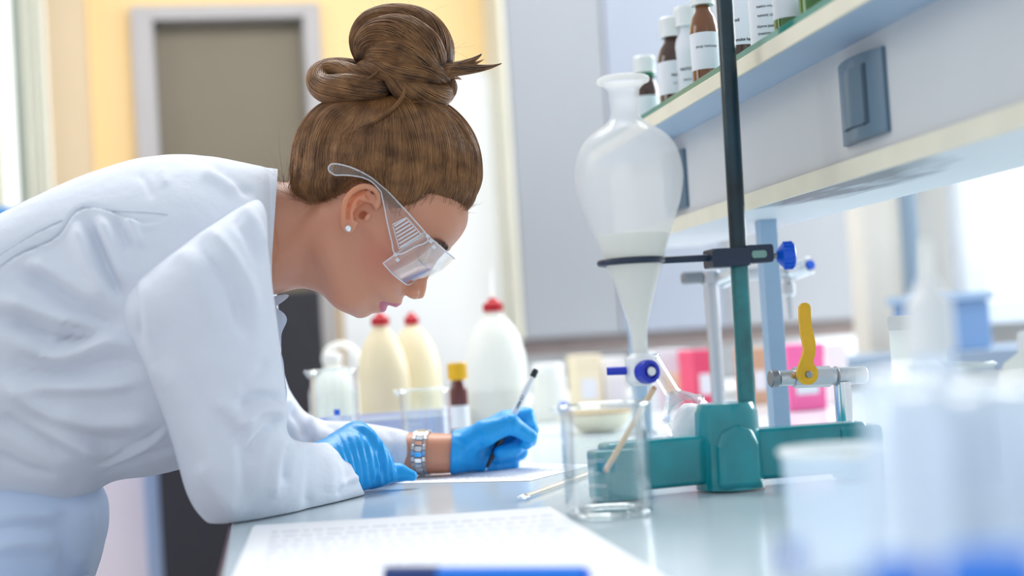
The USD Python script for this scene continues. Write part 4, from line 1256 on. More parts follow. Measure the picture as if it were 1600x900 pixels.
for k, s in enumerate((-1, 1)):
    h_ = np.array([hipn[k][0], T + s * .06, hipn[k][2]])
    bones += limb([pe + [0, s * .03, 0], h_, (h_[0] + .04, T + s * .085, .5), (h_[0] - .02, T + s * .085, .10)], [.065, .058, .045, .034])
# the bare wrist
wr = loft([(PD(540, 732, 1.78), PD(540, 680, 1.78), .030, (.12, 1, 0)), (PD(600, 738, 1.762), PD(600, 680, 1.762), .028, (.12, 1, 0)), (PD(650, 740, 1.75), PD(650, 675.5, 1.75), .0285, (.15, 1, 0)), (PD(685, 740, 1.742), PD(685, 677, 1.742), .0275, (.15, 1, 0)), (PD(712, 737, 1.738), PD(712, 680, 1.738), .022, (.15, 1, 0)), (PD(728, 730, 1.738), PD(728, 690, 1.738), .012, (.15, 1, 0))], 40, 48, 2.2)
wrm = grid_mesh(wr); wrm.vertices[:, 2] = np.maximum(wrm.vertices[:, 2], BT + .002)


def to_m3(v, f):
    return m3.Manifold(m3.Mesh(np.asarray(v, np.float32), np.asarray(f, np.uint32)))


body_v, body_f = H2W(HV), HFc
try:
    hm = to_m3(body_v, body_f)
    if hm.status() == m3.Error.NoError and hm.volume() > 0:
        allm = m3.Manifold.batch_boolean([hm, to_m3(wrm.vertices, wrm.faces)] + bones, m3.OpType.Add)
        mm = allm.to_mesh()
        body_v, body_f = np.array(mm.vert_properties[:, :3], float), np.array(mm.tri_verts)
    else: print('head not manifold', hm.status())
except Exception as e:
    print('union', e)

# ------------------------------------------------------------------ goggles
def gw(v):
    return -(.0735 + .013 * np.clip((.070 - v) / .12, 0, 1))


def gpt(x, y, far=False, out=0.0):
    w = -.078
    for _ in range(4):
        p = px2h(x, y, w); w = gw(p[1])
    p = px2h(x, y, w); p[2] -= out
    if far: p[2] = -p[2]
    return p


ARM_TOP = [(513, 262), (516, 257.5), (524, 256), (536, 258), (552, 263), (568, 270.5), (584, 280.5), (602, 295.5), (620, 314), (636, 331), (652, 349), (666, 366)]
ARM_BOT = [(668, 377), (648, 386), (626, 397), (617, 396), (612, 377), (605, 347), (598, 312), (594, 298), (582, 285), (568, 278), (550, 274.5), (534, 273.5), (522, 273), (515, 268)]


def side_panel(far):
    out = np.array([gpt(x, y, far) for x, y in ARM_TOP + ARM_BOT])
    pg = Polygon(out[:, :2]).buffer(.0008).buffer(-.0008)
    m = trimesh.creation.extrude_polygon(pg, .0018, engine='earcut').subdivide_to_size(.008)
    v = np.array(m.vertices)
    w = gw(v[:, 1]) - (v[:, 2] - .0009)
    return trimesh.Trimesh(np.c_[v[:, :2], -w if far else w], m.faces[:, ::-1] if not far else m.faces, process=False)


def rim_loop(far, r=.00075):
    pts = np.array([gpt(x, y, far) for x, y in ARM_TOP + ARM_BOT + ARM_TOP[:1]])
    from scipy.interpolate import PchipInterpolator
    d = np.r_[0, np.cumsum(np.linalg.norm(np.diff(pts, axis=0), axis=1))]
    p = PchipInterpolator(d, pts)(np.linspace(0, d[-1], 160)[:-1])
    return tube(p, r, 8, closed=True)


def louver(far):
    L0, L1, R0, R1 = (613.5, 351), (624, 389), (635, 340), (661, 369)
    ms = []
    for i in range(7):
        t = .07 + .86 * i / 6
        a = (L0[0] + (L1[0] - L0[0]) * t + 2, L0[1] + (L1[1] - L0[1]) * t); b = (R0[0] + (R1[0] - R0[0]) * t - 2, R0[1] + (R1[1] - R0[1]) * t)
        ms.append(tube(np.array([gpt(*a, far, .0014), gpt((a[0] + b[0]) / 2, (a[1] + b[1]) / 2, far, .0016), gpt(*b, far, .0014)]), .0010, 8))
    fr = [gpt(*p, far, .0012) for p in (L0, R0, R1, L1)]
    fr = np.vstack([np.linspace(fr[i], fr[(i + 1) % 4], 8)[:-1] for i in range(4)])
    return ms, tube(fr, .0006, 8, closed=True)


def lens_pt(a, s, off=0.0):
    """a: angle round the face, s: 0 top .. 1 bottom."""
    w_t, v_t, u_t = (.0745 + off) * math.sin(a), .064 + (.0445 + off) * math.cos(a), .0245
    w_b, v_b = (.0695 + off) * math.sin(a), .0525 + (.040 + off) * math.cos(a)
    u_b = -.0305 + .021 * math.exp(-(w_b / .0135) ** 2) + .006 * max(0, abs(a) - 1.0)
    b = .004 * math.sin(s * PI)
    return np.array([u_t + (u_b - u_t) * s, v_t + (v_b - v_t) * s + b * math.cos(a), (w_t + (w_b - w_t) * s) * (1 + b * 2 * abs(math.sin(a)))])


_an, _sn = np.linspace(-1.42, 1.42, 57), np.linspace(0, 1, 15)
LO = np.array([[lens_pt(a, s) for s in _sn] for a in _an]); LI = np.array([[lens_pt(a, s, -.0018) for s in _sn] for a in _an])
lens = grid_mesh(np.concatenate([LO, LI[:, ::-1]], 1))
lens_rim = tube(np.vstack([LO[:, 0], LO[-1, 1:-1], LO[::-1, -1], LO[0, 1:-1][::-1]]), .0008, 8, closed=True)
brow_ledge = grid_mesh(np.array([[lens_pt(a, 0, .0), lens_pt(a, 0, -.0) + np.array([.0012, 0, 0]), lens_pt(a, 0, -.012 * math.cos(a) ** .5 if math.cos(a) > 0 else 0) + np.array([.0012, 0, 0]), lens_pt(a, 0, -.012 * math.cos(a) ** .5 if math.cos(a) > 0 else 0)] for a in _an]))


def hinge(far):
    ms = []
    for (x, y) in ((668, 369), (673, 377), (678, 386), (618, 398), (621, 406)):
        c = gpt(x, y, far, .001); ms.append(capped(c - HUf * .0018, c + HUf * .0018, .0022, 12))
    return cat(ms)


HUf = np.array([1.0, 0, 0])
person = thing('person', 'person in white lab coat and blue gloves bending over the bench to write', 'person', (-.12, 1.57, 0))
M['skin'] = usdkit.material(stage, '/World/Looks/skin', {'a': ('attribute', {'attribute': 'Col'}), 'tc': ('texture_coordinate', {}), 'n': ('noise_texture', {'scale': 900.0, 'detail': 3.0}),
    'b': ('bump', {'strength': .06, 'distance': .001}), 'p': ('principled_bsdf', {'roughness': .42, 'subsurface_weight': .25, 'subsurface_scale': .006, 'subsurface_radius': (1.0, .35, .2)})},
    [('a.color', 'p.base_color'), ('tc.object', 'n.vector'), ('n.fac', 'b.height'), ('b.normal', 'p.normal')], surface='p.BSDF')


def weave(name, col, var=.02):
    c = np.array(col)
    return usdkit.material(stage, '/World/Looks/' + name, {'tc': ('texture_coordinate', {}), 'n': ('noise_texture', {'scale': 420.0, 'detail': 3.0}), 'n2': ('noise_texture', {'scale': 34.0, 'detail': 5.0, 'roughness': .55}), 's': ('math', {'math_type': 'multiply_add', 'value2': .12}), 'b': ('bump', {'strength': .35, 'distance': .004}),
        'r': ('rgb_ramp', {'ramp': [(.3, tuple(c * (1 - var))), (.7, tuple(np.minimum(1, c * (1 + var))))]}), 'p': ('principled_bsdf', {'roughness': .85, 'sheen_weight': .25})},
        [('tc.object', 'n.vector'), ('tc.object', 'n2.vector'), ('n.fac', 's.value1'), ('n2.fac', 's.value3'), ('s.value', 'b.height'), ('b.normal', 'p.normal'), ('n2.fac', 'r.fac'), ('r.color', 'p.base_color')], surface='p.BSDF')


M['coat'] = weave('coat_cotton', srgb(216, 222, 233))
M['seam'] = mat('coat_seam', srgb(196, 202, 214), .9)
M['trouser'] = weave('trouser_cotton', srgb(196, 214, 240))
M['shoe'] = mat('shoe_white', srgb(225, 228, 232), .45)
coat = part(person, 'lab_coat', torso, M['coat'], world=True, smooth=True, label='white cotton lab coat')
part(coat, 'sleeve', sleeve, M['coat'], world=True, smooth=True, label='near sleeve resting its elbow on the bench edge')
part(coat, 'sleeve', far_sleeve, M['coat'], world=True, smooth=True, label='far sleeve ending at the watch')
part(coat, 'collar', collar, M['coat'], world=True, smooth=50)
for s in seams: part(coat, 'seam', tube(s, .0006, 6), M['seam'], world=True)
for s in lapels: part(coat, 'lapel', s, M['coat'], world=True, smooth=50)
tr = part(person, 'trousers', trousers, M['trouser'], world=True, smooth=True, label='pale blue white trousers')
for l in legs: part(tr, 'trouser_leg', l, M['trouser'], world=True, smooth=True)
for s in shoes: part(person, 'shoe', s, M['shoe'], world=True, smooth=40)
def hairmat(name, dark, mid, light, rough=.34):
    """Strands differ in tone from one to the next."""
    return usdkit.material(stage, '/World/Looks/' + name, {'h': ('hair_info', {}), 'w': ('white_noise_texture', {'dimensions': '1D'}), 'tc': ('texture_coordinate', {}), 'n': ('noise_texture', {'scale': 55.0, 'detail': 2.0}),
        'mx': ('math', {'math_type': 'multiply_add', 'value2': .74}), 'ml': ('math', {'math_type': 'multiply', 'value2': .28}), 'r': ('rgb_ramp', {'ramp': [(.18, dark), (.5, mid), (.85, light)]}), 'p': ('principled_bsdf', {'roughness': rough, 'specular_ior_level': .45})},
        [('h.index', 'w.w'), ('tc.object', 'n.vector'), ('n.fac', 'ml.value1'), ('w.value', 'mx.value1'), ('ml.value', 'mx.value3'), ('mx.value', 'r.fac'), ('r.color', 'p.base_color')], surface='p.BSDF')


M['hair'] = hairmat('hair_brown', srgb(44, 28, 18), srgb(98, 65, 40), srgb(222, 164, 106), .3)
M['hair_cap'] = mat('hair_under', srgb(58, 40, 28), .6, var=.3, scale=60)
M['lash'] = mat('lash_dark', srgb(36, 26, 24), .5)
hair = part(person, 'hair', (H2W(capv), _cap_f), M['hair_cap'], world=True, smooth=True, label='brown hair drawn up into a messy bun')
curves(hair, 'strands', [H2W(s) for s in strands], swid[:len(strands)], M['hair'], world=True, kind='stuff')
curves(hair, 'bun_strands', [H2W(s) for s in LOCKS], swid[len(strands):], M['hair'], world=True, kind='stuff')
_lt = cat(lock_tubes)
part(hair, 'bun', (H2W(_lt.vertices), _lt.faces), M['hair_cap'], world=True, smooth=True, label='messy bun of twisted locks', kind='stuff')
M['brow'] = mat('brow_brown', srgb(84, 58, 46), .6)
for a, b in ((0, 150), (150, 230)): curves(person, 'eyebrow', [H2W(s) for s in brow[a:b]], bw[a:b], M['brow'], world=True, kind='stuff')
for a, b in ((0, 46), (46, 92)): curves(person, 'eyelash', [H2W(s) for s in lash[a:b]], bw[230 + a:230 + b], M['lash'], world=True, kind='stuff')
M['glove'] = usdkit.material(stage, '/World/Looks/glove_nitrile', {'tc': ('texture_coordinate', {}), 'n': ('noise_texture', {'scale': 160.0, 'detail': 4.0}), 'b': ('bump', {'strength': .25, 'distance': .0012}),
    'p': ('principled_bsdf', {'base_color': srgb(0, 158, 232), 'roughness': .4, 'subsurface_weight': .1, 'subsurface_scale': .004})}, [('tc.object', 'n.vector'), ('n.fac', 'b.height'), ('b.normal', 'p.normal')], surface='p.BSDF')
part(person, 'glove', (GLV, GLF), M['glove'], world=True, smooth=True, label='blue glove of the hand that writes with the pen')
part(person, 'glove', (GRV, GRF), M['glove'], world=True, smooth=True, label='wrinkled blue glove of the near hand lying on the paper')
part(person, 'body', (body_v, body_f), M['skin'], world=True, color=skin_colour(W2H(body_v)))
# ear stud
ec = H2W(px2h(544, 357, EARW - .0125))
stud = axis_frame(lathe([(.0008, -.0022), (.0034, .0002), (.0030, .0010), (.0019, .0017)], 9), ec, -HW)
ear = part(person, 'ear_stud', stud, mat('crystal', (.86, .9, .95), .04, .7), world=True, smooth=False, label='sparkling clear ear stud')
part(ear, 'claw', cat([capped(ec + HR[0] * .0033 * math.cos(t) + HR[1] * .0033 * math.sin(t) + HW * .001, ec + HR[0] * .003 * math.cos(t) + HR[1] * .003 * math.sin(t) - HW * .0016, .0005, 8) for t in (.8, 2.4, 3.9, 5.5)]), M['chrome'], world=True, kind='stuff')

# goggles: a thing of their own, worn on the head
M['goggle'] = pane('goggle_plastic', (.985, .985, .99), (1, 1, 1), .03, .015, 1.4)
M['goggle_lens'] = pane('goggle_lens', (.975, .975, .985), (1, 1, 1), .03, .05, 1.45)
M['goggle_rim'] = usdkit.material(stage, '/World/Looks/goggle_rim', {'t': ('transparent_bsdf', {'color': (.85, .85, .9)}), 'g': ('principled_bsdf', {'base_color': (.92, .93, .96), 'roughness': .12}), 'm': ('mix_closure', {'fac': .62})},
    [('t.BSDF', 'm.closure1'), ('g.BSDF', 'm.closure2')], surface='m.closure')
gog = thing('safety_goggles', 'clear plastic safety goggles with slotted side shields worn by the person', 'goggles', tuple(H2W((0, .09, 0))))
HM = lambda m: trimesh.Trimesh(H2W(m.vertices), m.faces, process=False)
part(gog, 'lens', HM(lens), M['goggle_lens'], world=True, smooth=40)
part(gog, 'lens_rim', HM(lens_rim), M['goggle_rim'], world=True)
part(gog, 'brow_ledge', HM(brow_ledge), M['goggle'], world=True, smooth=30)
for far in (False, True):
    sp = part(gog, 'side_shield', HM(side_panel(far)), M['goggle'], world=True, smooth=30)
    part(sp, 'shield_rim', HM(rim_loop(far)), M['goggle_rim'], world=True)
    bars, frm = louver(far)
    for b_ in bars: part(sp, 'slat', HM(b_), M['goggle_rim'], world=True)
    part(sp, 'slot_frame', HM(frm), M['goggle_rim'], world=True)
    part(gog, 'hinge', HM(hinge(far)), M['goggle_rim'], world=True, kind='stuff')
    hp = gpt(517, 264, far, .0012)
    part(gog, 'cord_hole', HM(axis_frame(lathe([(.0011, 0), (.0019, 0), (.0019, .0008), (.0011, .0008)], 16, cap=False), hp, (0, 0, 1.0))), M['dull_metal'], world=True)

# wrist watch bracelet
wc = PD(661, 707, 1.748)
wax = np.array([.93, -.30, -.06]); wax /= np.linalg.norm(wax)
wup = np.array([.0, 0, 1.0]); wup -= wax * (wup @ wax); wup /= np.linalg.norm(wup); wdp = np.cross(wax, wup)
watch = thing('wrist_watch', 'silver link bracelet watch on the wrist of the writing hand', 'watch', tuple(wc))
NL = 24
for i in range(NL):
    a = 2 * PI * i / NL
    rv, rh = .0262, .0305
    c = wc + wup * rv * math.sin(a) + wdp * rh * math.cos(a)
    tg = wup * rv * math.cos(a) - wdp * rh * math.sin(a); L = np.linalg.norm(tg) * 2 * PI / NL; tg /= np.linalg.norm(tg)
    nr = np.cross(wax, tg); nr = nr if nr @ (c - wc) > 0 else -nr
    if c[2] - .004 < BT: c = c + np.array([0, 0, BT + .0045 - c[2]]) * 1.0
    Mx = np.eye(4); Mx[:3, 0], Mx[:3, 1], Mx[:3, 2], Mx[:3, 3] = wax, tg, np.cross(wax, tg), c
    mid = box((-.0042, -L * .44, -.0016), (.0042, L * .44, .0018), .0011)
    mid.apply_transform(Mx)
    lk = part(watch, 'link', mid, M['chrome'], world=True, smooth=35)
    for s in (-1, 1):
        sd = box((-.0022, -L * .46, -.0015), (.0022, L * .46, .0013), .0009); sd.apply_translation((s * .0068, L * .25, 0)); sd.apply_transform(Mx)
        part(lk, 'side_link', sd, M['steel'], world=True, smooth=35)
# watch case on the far side
cc = wc + wdp * (.0335 if wdp[1] > 0 else -.0335)
part(watch, 'case', axis_frame(lathe([(.014, -.003), (.016, -.001), (.016, .003), (.0145, .0045)], 32), cc, wdp if wdp[1] > 0 else -wdp), M['chrome'], world=True)
part(watch, 'dial', axis_frame(lathe([(.0135, .0046), (.0135, .005)], 32), cc, wdp if wdp[1] > 0 else -wdp), M['black'], world=True)

# the pen
pt0 = on_z(757, 738, BT + .0012)
pt1 = PD(838, 577, pt0[1] - .004)
pen = thing('ballpoint_pen', 'white ballpoint pen with black grip and black button held in the gloved hand', 'pen', tuple(pt0))
ax_ = pt1 - pt0; PL = np.linalg.norm(ax_); ax_ /= PL
at = lambda t: pt0 + ax_ * PL * t
pl_ = lambda pr, n=20: axis_frame(lathe(pr, n), pt0, ax_)
part(pen, 'barrel', pl_([(.0040, PL * .44), (.0043, PL * .46), (.0043, PL * .80), (.0036, PL * .925)]), M['white'], world=True)
_tx = meshkit.text_mesh('roller 0.7', .0030, .0003, True); _tx.apply_translation((PL * .62, -.0014, .0043))
_px = -np.cross(ax_, EYE - pt0); _px /= np.linalg.norm(_px); _pz = np.cross(ax_, -_px) * -1
_T = np.eye(4); _T[:3, 0] = ax_; _T[:3, 2] = (EYE - pt0) - ax_ * ((EYE - pt0) @ ax_); _T[:3, 2] /= np.linalg.norm(_T[:3, 2]); _T[:3, 1] = np.cross(_T[:3, 2], _T[:3, 0]); _T[:3, 3] = pt0
_tx.apply_transform(_T)
part(pen, 'lettering', _tx, M['ink_dark'], world=True, smooth=False)
part(pen, 'grip', pl_([(.0016, PL * .045), (.0022, PL * .07), (.0040, PL * .22), (.0043, PL * .30), (.0040, PL * .44)]), M['black'], world=True)
part(pen, 'tip', pl_([(.0003, 0), (.0008, PL * .015), (.0016, PL * .045)]), M['chrome'], world=True)
part(pen, 'button', pl_([(.0037, PL * .925), (.0039, PL * .93), (.0037, PL * .985), (.0027, PL)]), mat('pen_button', srgb(20, 38, 44), .35), world=True)
# ------------------------------------------------------------------ paper
def paper(name, corners_px, label, seed, lines, z=BT, sheets=1, curl=.0):
    c = [on_z(x, y, z) for x, y in corners_px]
    o = (c[0] + c[2]) / 2; t = thing(name, label, 'paper', (o[0], o[1], z))
    c = [p - np.array([o[0], o[1], z]) for p in c]
    r = np.random.default_rng(seed)
    bil = lambda a, b: (c[0] * (1 - a) + c[1] * a) * (1 - b) + (c[3] * (1 - a) + c[2] * a) * b
    lift = lambda a, b, k: .0007 + .0006 * k + curl * max(0, a - .6) ** 2 * (1 - .6 * b)
    for k in range(sheets):
        n = 14
        top = np.array([[bil(a, b) + [0, 0, lift(a, b, k)] for b in np.linspace(0, 1, n)] for a in np.linspace(0, 1, n)])
        if k: top[..., :2] += r.normal(0, .004, 2)
        i, j = np.meshgrid(np.arange(n - 1), np.arange(n - 1), indexing='ij'); q = np.stack([i * n + j, (i + 1) * n + j, (i + 1) * n + j + 1, i * n + j + 1], -1).reshape(-1, 4)
        v = np.vstack([top.reshape(-1, 3), top.reshape(-1, 3) - [0, 0, .0004]])
        f = np.vstack([q[:, [0, 1, 2]], q[:, [0, 2, 3]], q[:, [0, 2, 1]] + n * n, q[:, [0, 3, 2]] + n * n])
        edge = [(a * n, (a + 1) * n) for a in range(n - 1)] + [((a + 1) * n + n - 1, a * n + n - 1) for a in range(n - 1)] + [(b + 1, b) for b in range(n - 1)] + [((n - 1) * n + b, (n - 1) * n + b + 1) for b in range(n - 1)]
        f = np.vstack([f] + [[[a, a + n * n, b], [b, a + n * n, b + n * n]] for a, b in edge])
        m = trimesh.Trimesh(v, f, process=False); m.fix_normals()
        part(t, 'sheet', m, M['paper'], smooth=40)
    ms = []
    for i in range(lines):
        b = .06 + .88 * i / lines
        x = .06
        if r.random() < .2: continue
        end = .94 if r.random() < .8 else r.uniform(.4, .9)
        while x < end:
            w = r.uniform(.015, .06)
            p = [bil(x, b), bil(x + w, b), bil(x + w, b + .012), bil(x, b + .012)]
            z_ = lift(x + w / 2, b, sheets - 1) + .0002
            ms.append(trimesh.Trimesh(np.array(p) + [0, 0, z_], [[0, 1, 2], [0, 2, 3]], process=False)); x += w + .012
    m = cat(ms)
    if m.face_normals[:, 2].mean() < 0: m.invert()
    part(t, 'printed_line', m, M['ink'] if sheets == 1 else M['ink_pale'], smooth=False, kind='stuff')
    return t


paper('printed_form', [(556, 757), (828, 752), (925, 727), (690, 722)], 'printed form lying under the writing hand', 3, 15)
paper('paper_stack', [(330, 1010), (1150, 985), (862, 797), (400, 824)], 'large sheets of paper in the near foreground with faint print', 5, 15, sheets=3, curl=.02)

# blue scissors or clip lying on the near paper: only its blurred top shows
c0, c1 = on_z(604, 915, BT + .004), on_z(922, 915, BT + .004)
mk = thing('marker_pen', 'blurred blue and dark marker pen on the near paper at the bottom edge', 'pen', tuple((c0 + c1) / 2))
zz = np.array([0, 0, .0065])
part(mk, 'barrel', capped(c0 + (c1 - c0) * .27 + zz, c0 + (c1 - c0) * .98 + zz, .0062), M['cap_blue'], world=True)
part(mk, 'cap', capped(c0 + zz, c0 + (c1 - c0) * .28 + zz, .0066), mat('marker_navy', srgb(20, 54, 120), .4), world=True)
part(mk, 'end_plug', capped(c0 + (c1 - c0) * .97 + zz, c0 + (c1 - c0) * 1.0 + zz, .0050), M['blue'], world=True)

# glass stirring rod
g0, g1 = on_z(818, 776, BT + .004), on_z(905, 745, BT + .004)
gr = thing('stirring_rod', 'thin rod with a looped end lying on the bench beyond the near paper', 'rod', tuple(g0))
dd = (g1 - g0) / np.linalg.norm(g1 - g0)
part(gr, 'shaft', capped(g0 + dd * .006, g1 + dd * .10, .0022), mat('rod_beige', srgb(224, 208, 186), .3), world=True)
a = np.linspace(0, 2 * PI, 25)[:-1]
part(gr, 'loop', tube(g0 + np.stack([.005 * np.cos(a), .007 * np.sin(a), 0 * a], 1), .0013, 8, closed=True), M['rim'], world=True)


# ------------------------------------------------------------------ vessels
def vessel(parent, name, prof, wall, mat_, n=48, origin=None, world=False, axis=None):
    """A thin-walled pot: outer profile (r, z) from the bottom up, wall thickness inwards."""
    p = np.array(prof, float)
    inner = np.stack([np.maximum(p[:, 0] - wall, .0003), p[:, 1]], 1); inner[0, 1] += wall
    pr = np.vstack([[0, p[0, 1]], p, inner[::-1], [0, inner[0, 1]]])
    m = trimesh.creation.revolve(pr, sections=n)
    if m.volume < 0: m.invert()
    if axis is not None: m = axis_frame(m, origin, axis)
    return part(parent, name, m, mat_, smooth=40, world=axis is not None)


def rim_ring(r, z, t, n=48):
    a = np.linspace(0, 2 * PI, n + 1)[:-1]
    return tube(np.stack([r * np.cos(a), r * np.sin(a), 0 * a + z], 1), t, 8, closed=True)


def beaker(px, py, r, h, label, group=None, marks=True, rim=.0011, Y=None):
    o = on_z(px, py, BT); o = np.array([o[0], o[1] + r * .9, BT])
    if Y: o = on_y(px, 600, Y); o[2] = BT
    t = thing('glass_beaker', label, 'beaker', tuple(o), group)
    vessel(t, 'wall', [(r * .9, .0008), (r, .005), (r, h * .93), (r * 1.05, h)], .0016, M['glass'])
    part(t, 'rim', rim_ring(r * 1.05, h, rim), M['rim'])
    part(t, 'base_ring', rim_ring(r * .93, .0035, .0024), M['rim'])
    sp = cone = tube(np.array([[-r * 1.0, 0, h * .93], [-r * 1.12, 0, h * .985], [-r * 1.22, 0, h]]), [.003, .003, .0015], 10)
    part(t, 'spout', sp, M['rim'])
    if marks:
        ms = []
        for i in range(6):
            z = h * (.2 + .11 * i)
            for q in range(-3 - (i % 2) * 2, 3 + (i % 2) * 2):
                an = -PI / 2 - .5 + q * .05
                ms.append(box((-.0008, -.0002, -.0004), (.0008, .0002, .0004)).apply_transform(trimesh.transformations.rotation_matrix(an + PI / 2, [0, 0, 1])).apply_translation((r * 1.003 * math.cos(an), r * 1.003 * math.sin(an), z)))
        part(t, 'graduation', cat(ms), M['label'], smooth=False, kind='stuff')
    return t


beaker(968, 812, .039, .098, 'tall clear glass beaker in front of the stand foot and funnel outlet')
b2 = beaker(522, 700, .033, .136, 'clear glass beaker with spout and blue marks behind the near sleeve', Y=1.98)
part(b2, 'blue_mark', cat([box((-.022, -.0342, .062), (-.016, -.0268, .070)), box((-.004, -.0342, .074), (.004, -.0332, .082))]), M['blue'], smooth=False, kind='stuff')
beaker(662, 702, .036, .100, 'clear glass beaker in front of the lilac tray, left of the amber bottle', Y=2.0)


def put(px, py, Y):
    """Floor point on the bench at depth Y under a pixel column."""
    p = on_y(px, py, Y); return np.array([p[0], Y, BT])


def wash_bottle(px, Y, r, h, label, body, cap=.0, capr=.016, capc='red', nozzle=True, fill=None, group=None):
    o = put(px, 620, Y); t = thing('wash_bottle', label, 'bottle', tuple(o), group)
    pr = [(r * .9, .0005), (r, .006), (r, h * .52), (r * .97, h * .60), (r * .84, h * .72), (r * .62, h * .82), (r * .36, h * .89), (capr * .82, h * .91), (capr * .82, h * .945)]
    vessel(t, 'body', pr, .0018, M[body])
    if fill: part(t, 'liquid', lathe([(r * .88, .003), (r * .965, .008), (r * .965, h * fill), (r * .9, h * fill + .001)], 40), M['funnel_liquid'])
    part(t, 'cap', lathe([(capr, h * .925), (capr * 1.04, h * .93), (capr * 1.0, h * .985), (capr * .55, h), (capr * .42, h * 1.025)], 28), M[capc])
    rib = [box((-.0007, capr * .98, h * .93), (.0007, capr * 1.08, h * .98), .0003).apply_transform(trimesh.transformations.rotation_matrix(2 * PI * i / 18, [0, 0, 1])) for i in range(18)]
    part(t, 'cap_rib', cat(rib), M[capc], smooth=False, kind='stuff')
    if nozzle:
        pth = spline(np.array([[0, 0, h * 1.0], [.0, 0, h * 1.10], [0.002, 0, h * 1.24]]), 12)
        part(t, 'nozzle', tube(pth, np.linspace(.0035, .0016, 12), 12), M['hdpe'])
    return t


wash_bottle(779, 2.36, .051, .228, 'large milky wash bottle with red cap, rightmost of the three red capped ones', 'hdpe', fill=.35)
wash_bottle(601, 2.42, .043, .216, 'cream bottle with red cap right below the mouth of the person', 'hdpe_cream', nozzle=False, capr=.0145)
wash_bottle(650, 2.52, .047, .216, 'cream bottle with red cap in the middle of the three', 'hdpe_cream', nozzle=False, capr=.0120)
# round white jug with a handle
o = put(524, 620, 2.62)
jug = thing('white_jug', 'round white plastic jug with a loop handle behind the beaker', 'jug', tuple(o))
vessel(jug, 'body', [(.040, .0005), (.046, .006), (.046, .085), (.041, .105), (.028, .122), (.016, .134), (.0155, .150)], .002, M['hdpe'])
part(jug, 'handle', tube(spline(np.array([[-.012, 0, .137], [-.006, 0, .166], [.022, 0, .172], [.046, 0, .150], [.050, 0, .110], [.044, 0, .086]]), 30), .0065, 14), M['hdpe'])
part(jug, 'cap', lathe([(.0165, .142), (.0165, .156), (.012, .159)], 24), M['white'])
# amber bottle with yellow cap
o = put(718, 640, 2.15)
ab = thing('amber_bottle', 'slim amber bottle with yellow cap and pale label behind the writing hand', 'bottle', tuple(o))
part(ab, 'glass_body', lathe([(.0125, 0), (.0138, .003), (.0138, .088), (.012, .098), (.0095, .104), (.0095, .112)], 32), mat('amber_red', srgb(92, 30, 24), .1, var=.2, coat_weight=.5))
part(ab, 'cap', lathe([(.0142, .106), (.0145, .107), (.0142, .130), (.013, .132)], 28), M['yellow'])
part(ab, 'label', lathe([(.0140, .032), (.0141, .033), (.0141, .066), (.0140, .067)], 32, cap=False), M['label'])
part(ab, 'cap_rib', cat([box((-.0005, .0142, .108), (.0005, .0149, .129)).apply_transform(trimesh.transformations.rotation_matrix(2 * PI * i / 20, [0, 0, 1])) for i in range(20)]), M['yellow'], smooth=False, kind='stuff')
# lilac tray behind the beakers
o = put(600, 650, 2.28)
tr_ = thing('plastic_tray', 'lilac plastic tray behind the two beakers', 'tray', tuple(o), rotz=-.05)
part(tr_, 'floor', box((-.14, -.05, .0005), (.115, .09, .004), .001), M['tray'], smooth=False)
for lo, hi in (((-.14, -.054, .0005), (.115, -.05, .052)), ((-.14, .09, .0005), (.115, .094, .052)), ((-.144, -.054, .0005), (-.14, .094, .052)), ((.115, -.054, .0005), (.119, .094, .052))):
    part(tr_, 'side', box(lo, hi, .001), M['tray'], smooth=False)
part(tr_, 'rim', cat([box((-.148, -.058, .050), (.123, -.052, .054), .001), box((-.148, .092, .050), (.123, .098, .054), .001), box((-.148, -.058, .050), (-.142, .098, .054), .001), box((.117, -.058, .050), (.123, .098, .054), .001)]), M['white'], smooth=False)
# small instrument on the left: dark box with a knob
o = put(462, 640, 2.15)
ins = thing('small_instrument', 'small dark instrument with a round knob in front of the black cupboard', 'instrument', tuple(o))
part(ins, 'case', box((-.022, -.02, .0005), (.022, .03, .070), .004), mat('instrument_grey', srgb(96, 96, 108), .4), smooth=False)
part(ins, 'knob', moved(lathe([(.011, 0), (.0115, .003), (.010, .012)], 24), (.006, -.02, .055), rx=PI / 2), M['chrome'])
part(ins, 'knob', moved(lathe([(.006, 0), (.0065, .002), (.005, .008)], 24), (-.010, -.02, .03), rx=PI / 2), M['steel'])

# ------------------------------------------------------------------ retort stand with clamp
sb = on_z(1160, 772, BT)
STX, STY = sb[0] + .004, 1.355
stand = thing('retort_stand', 'teal enamelled retort stand with dark rod in the right half', 'stand', (STX, STY, BT))
S3 = lambda p: np.asarray(p, float)


def bar(a, b, w, z0, z1, w2=None, bev=.005):
    a, b = np.array(a), np.array(b); d = (b - a) / np.linalg.norm(b - a); n = np.array([-d[1], d[0]]); w2 = w if w2 is None else w2
    pts = [(*(a + n * w * s), z) for s in (-1, 1) for z in (z0, z1)] + [(*(b + n * w2 * s), z) for s in (-1, 1) for z in (z0, z1)]
    ms = [m3.Manifold.sphere(bev, 16).translate(tuple(np.array(p) + [n[0] * -0, 0, 0] + [0, 0, bev if p[2] == z0 else -bev])) for p in pts]
    return m3.Manifold.batch_hull(ms)


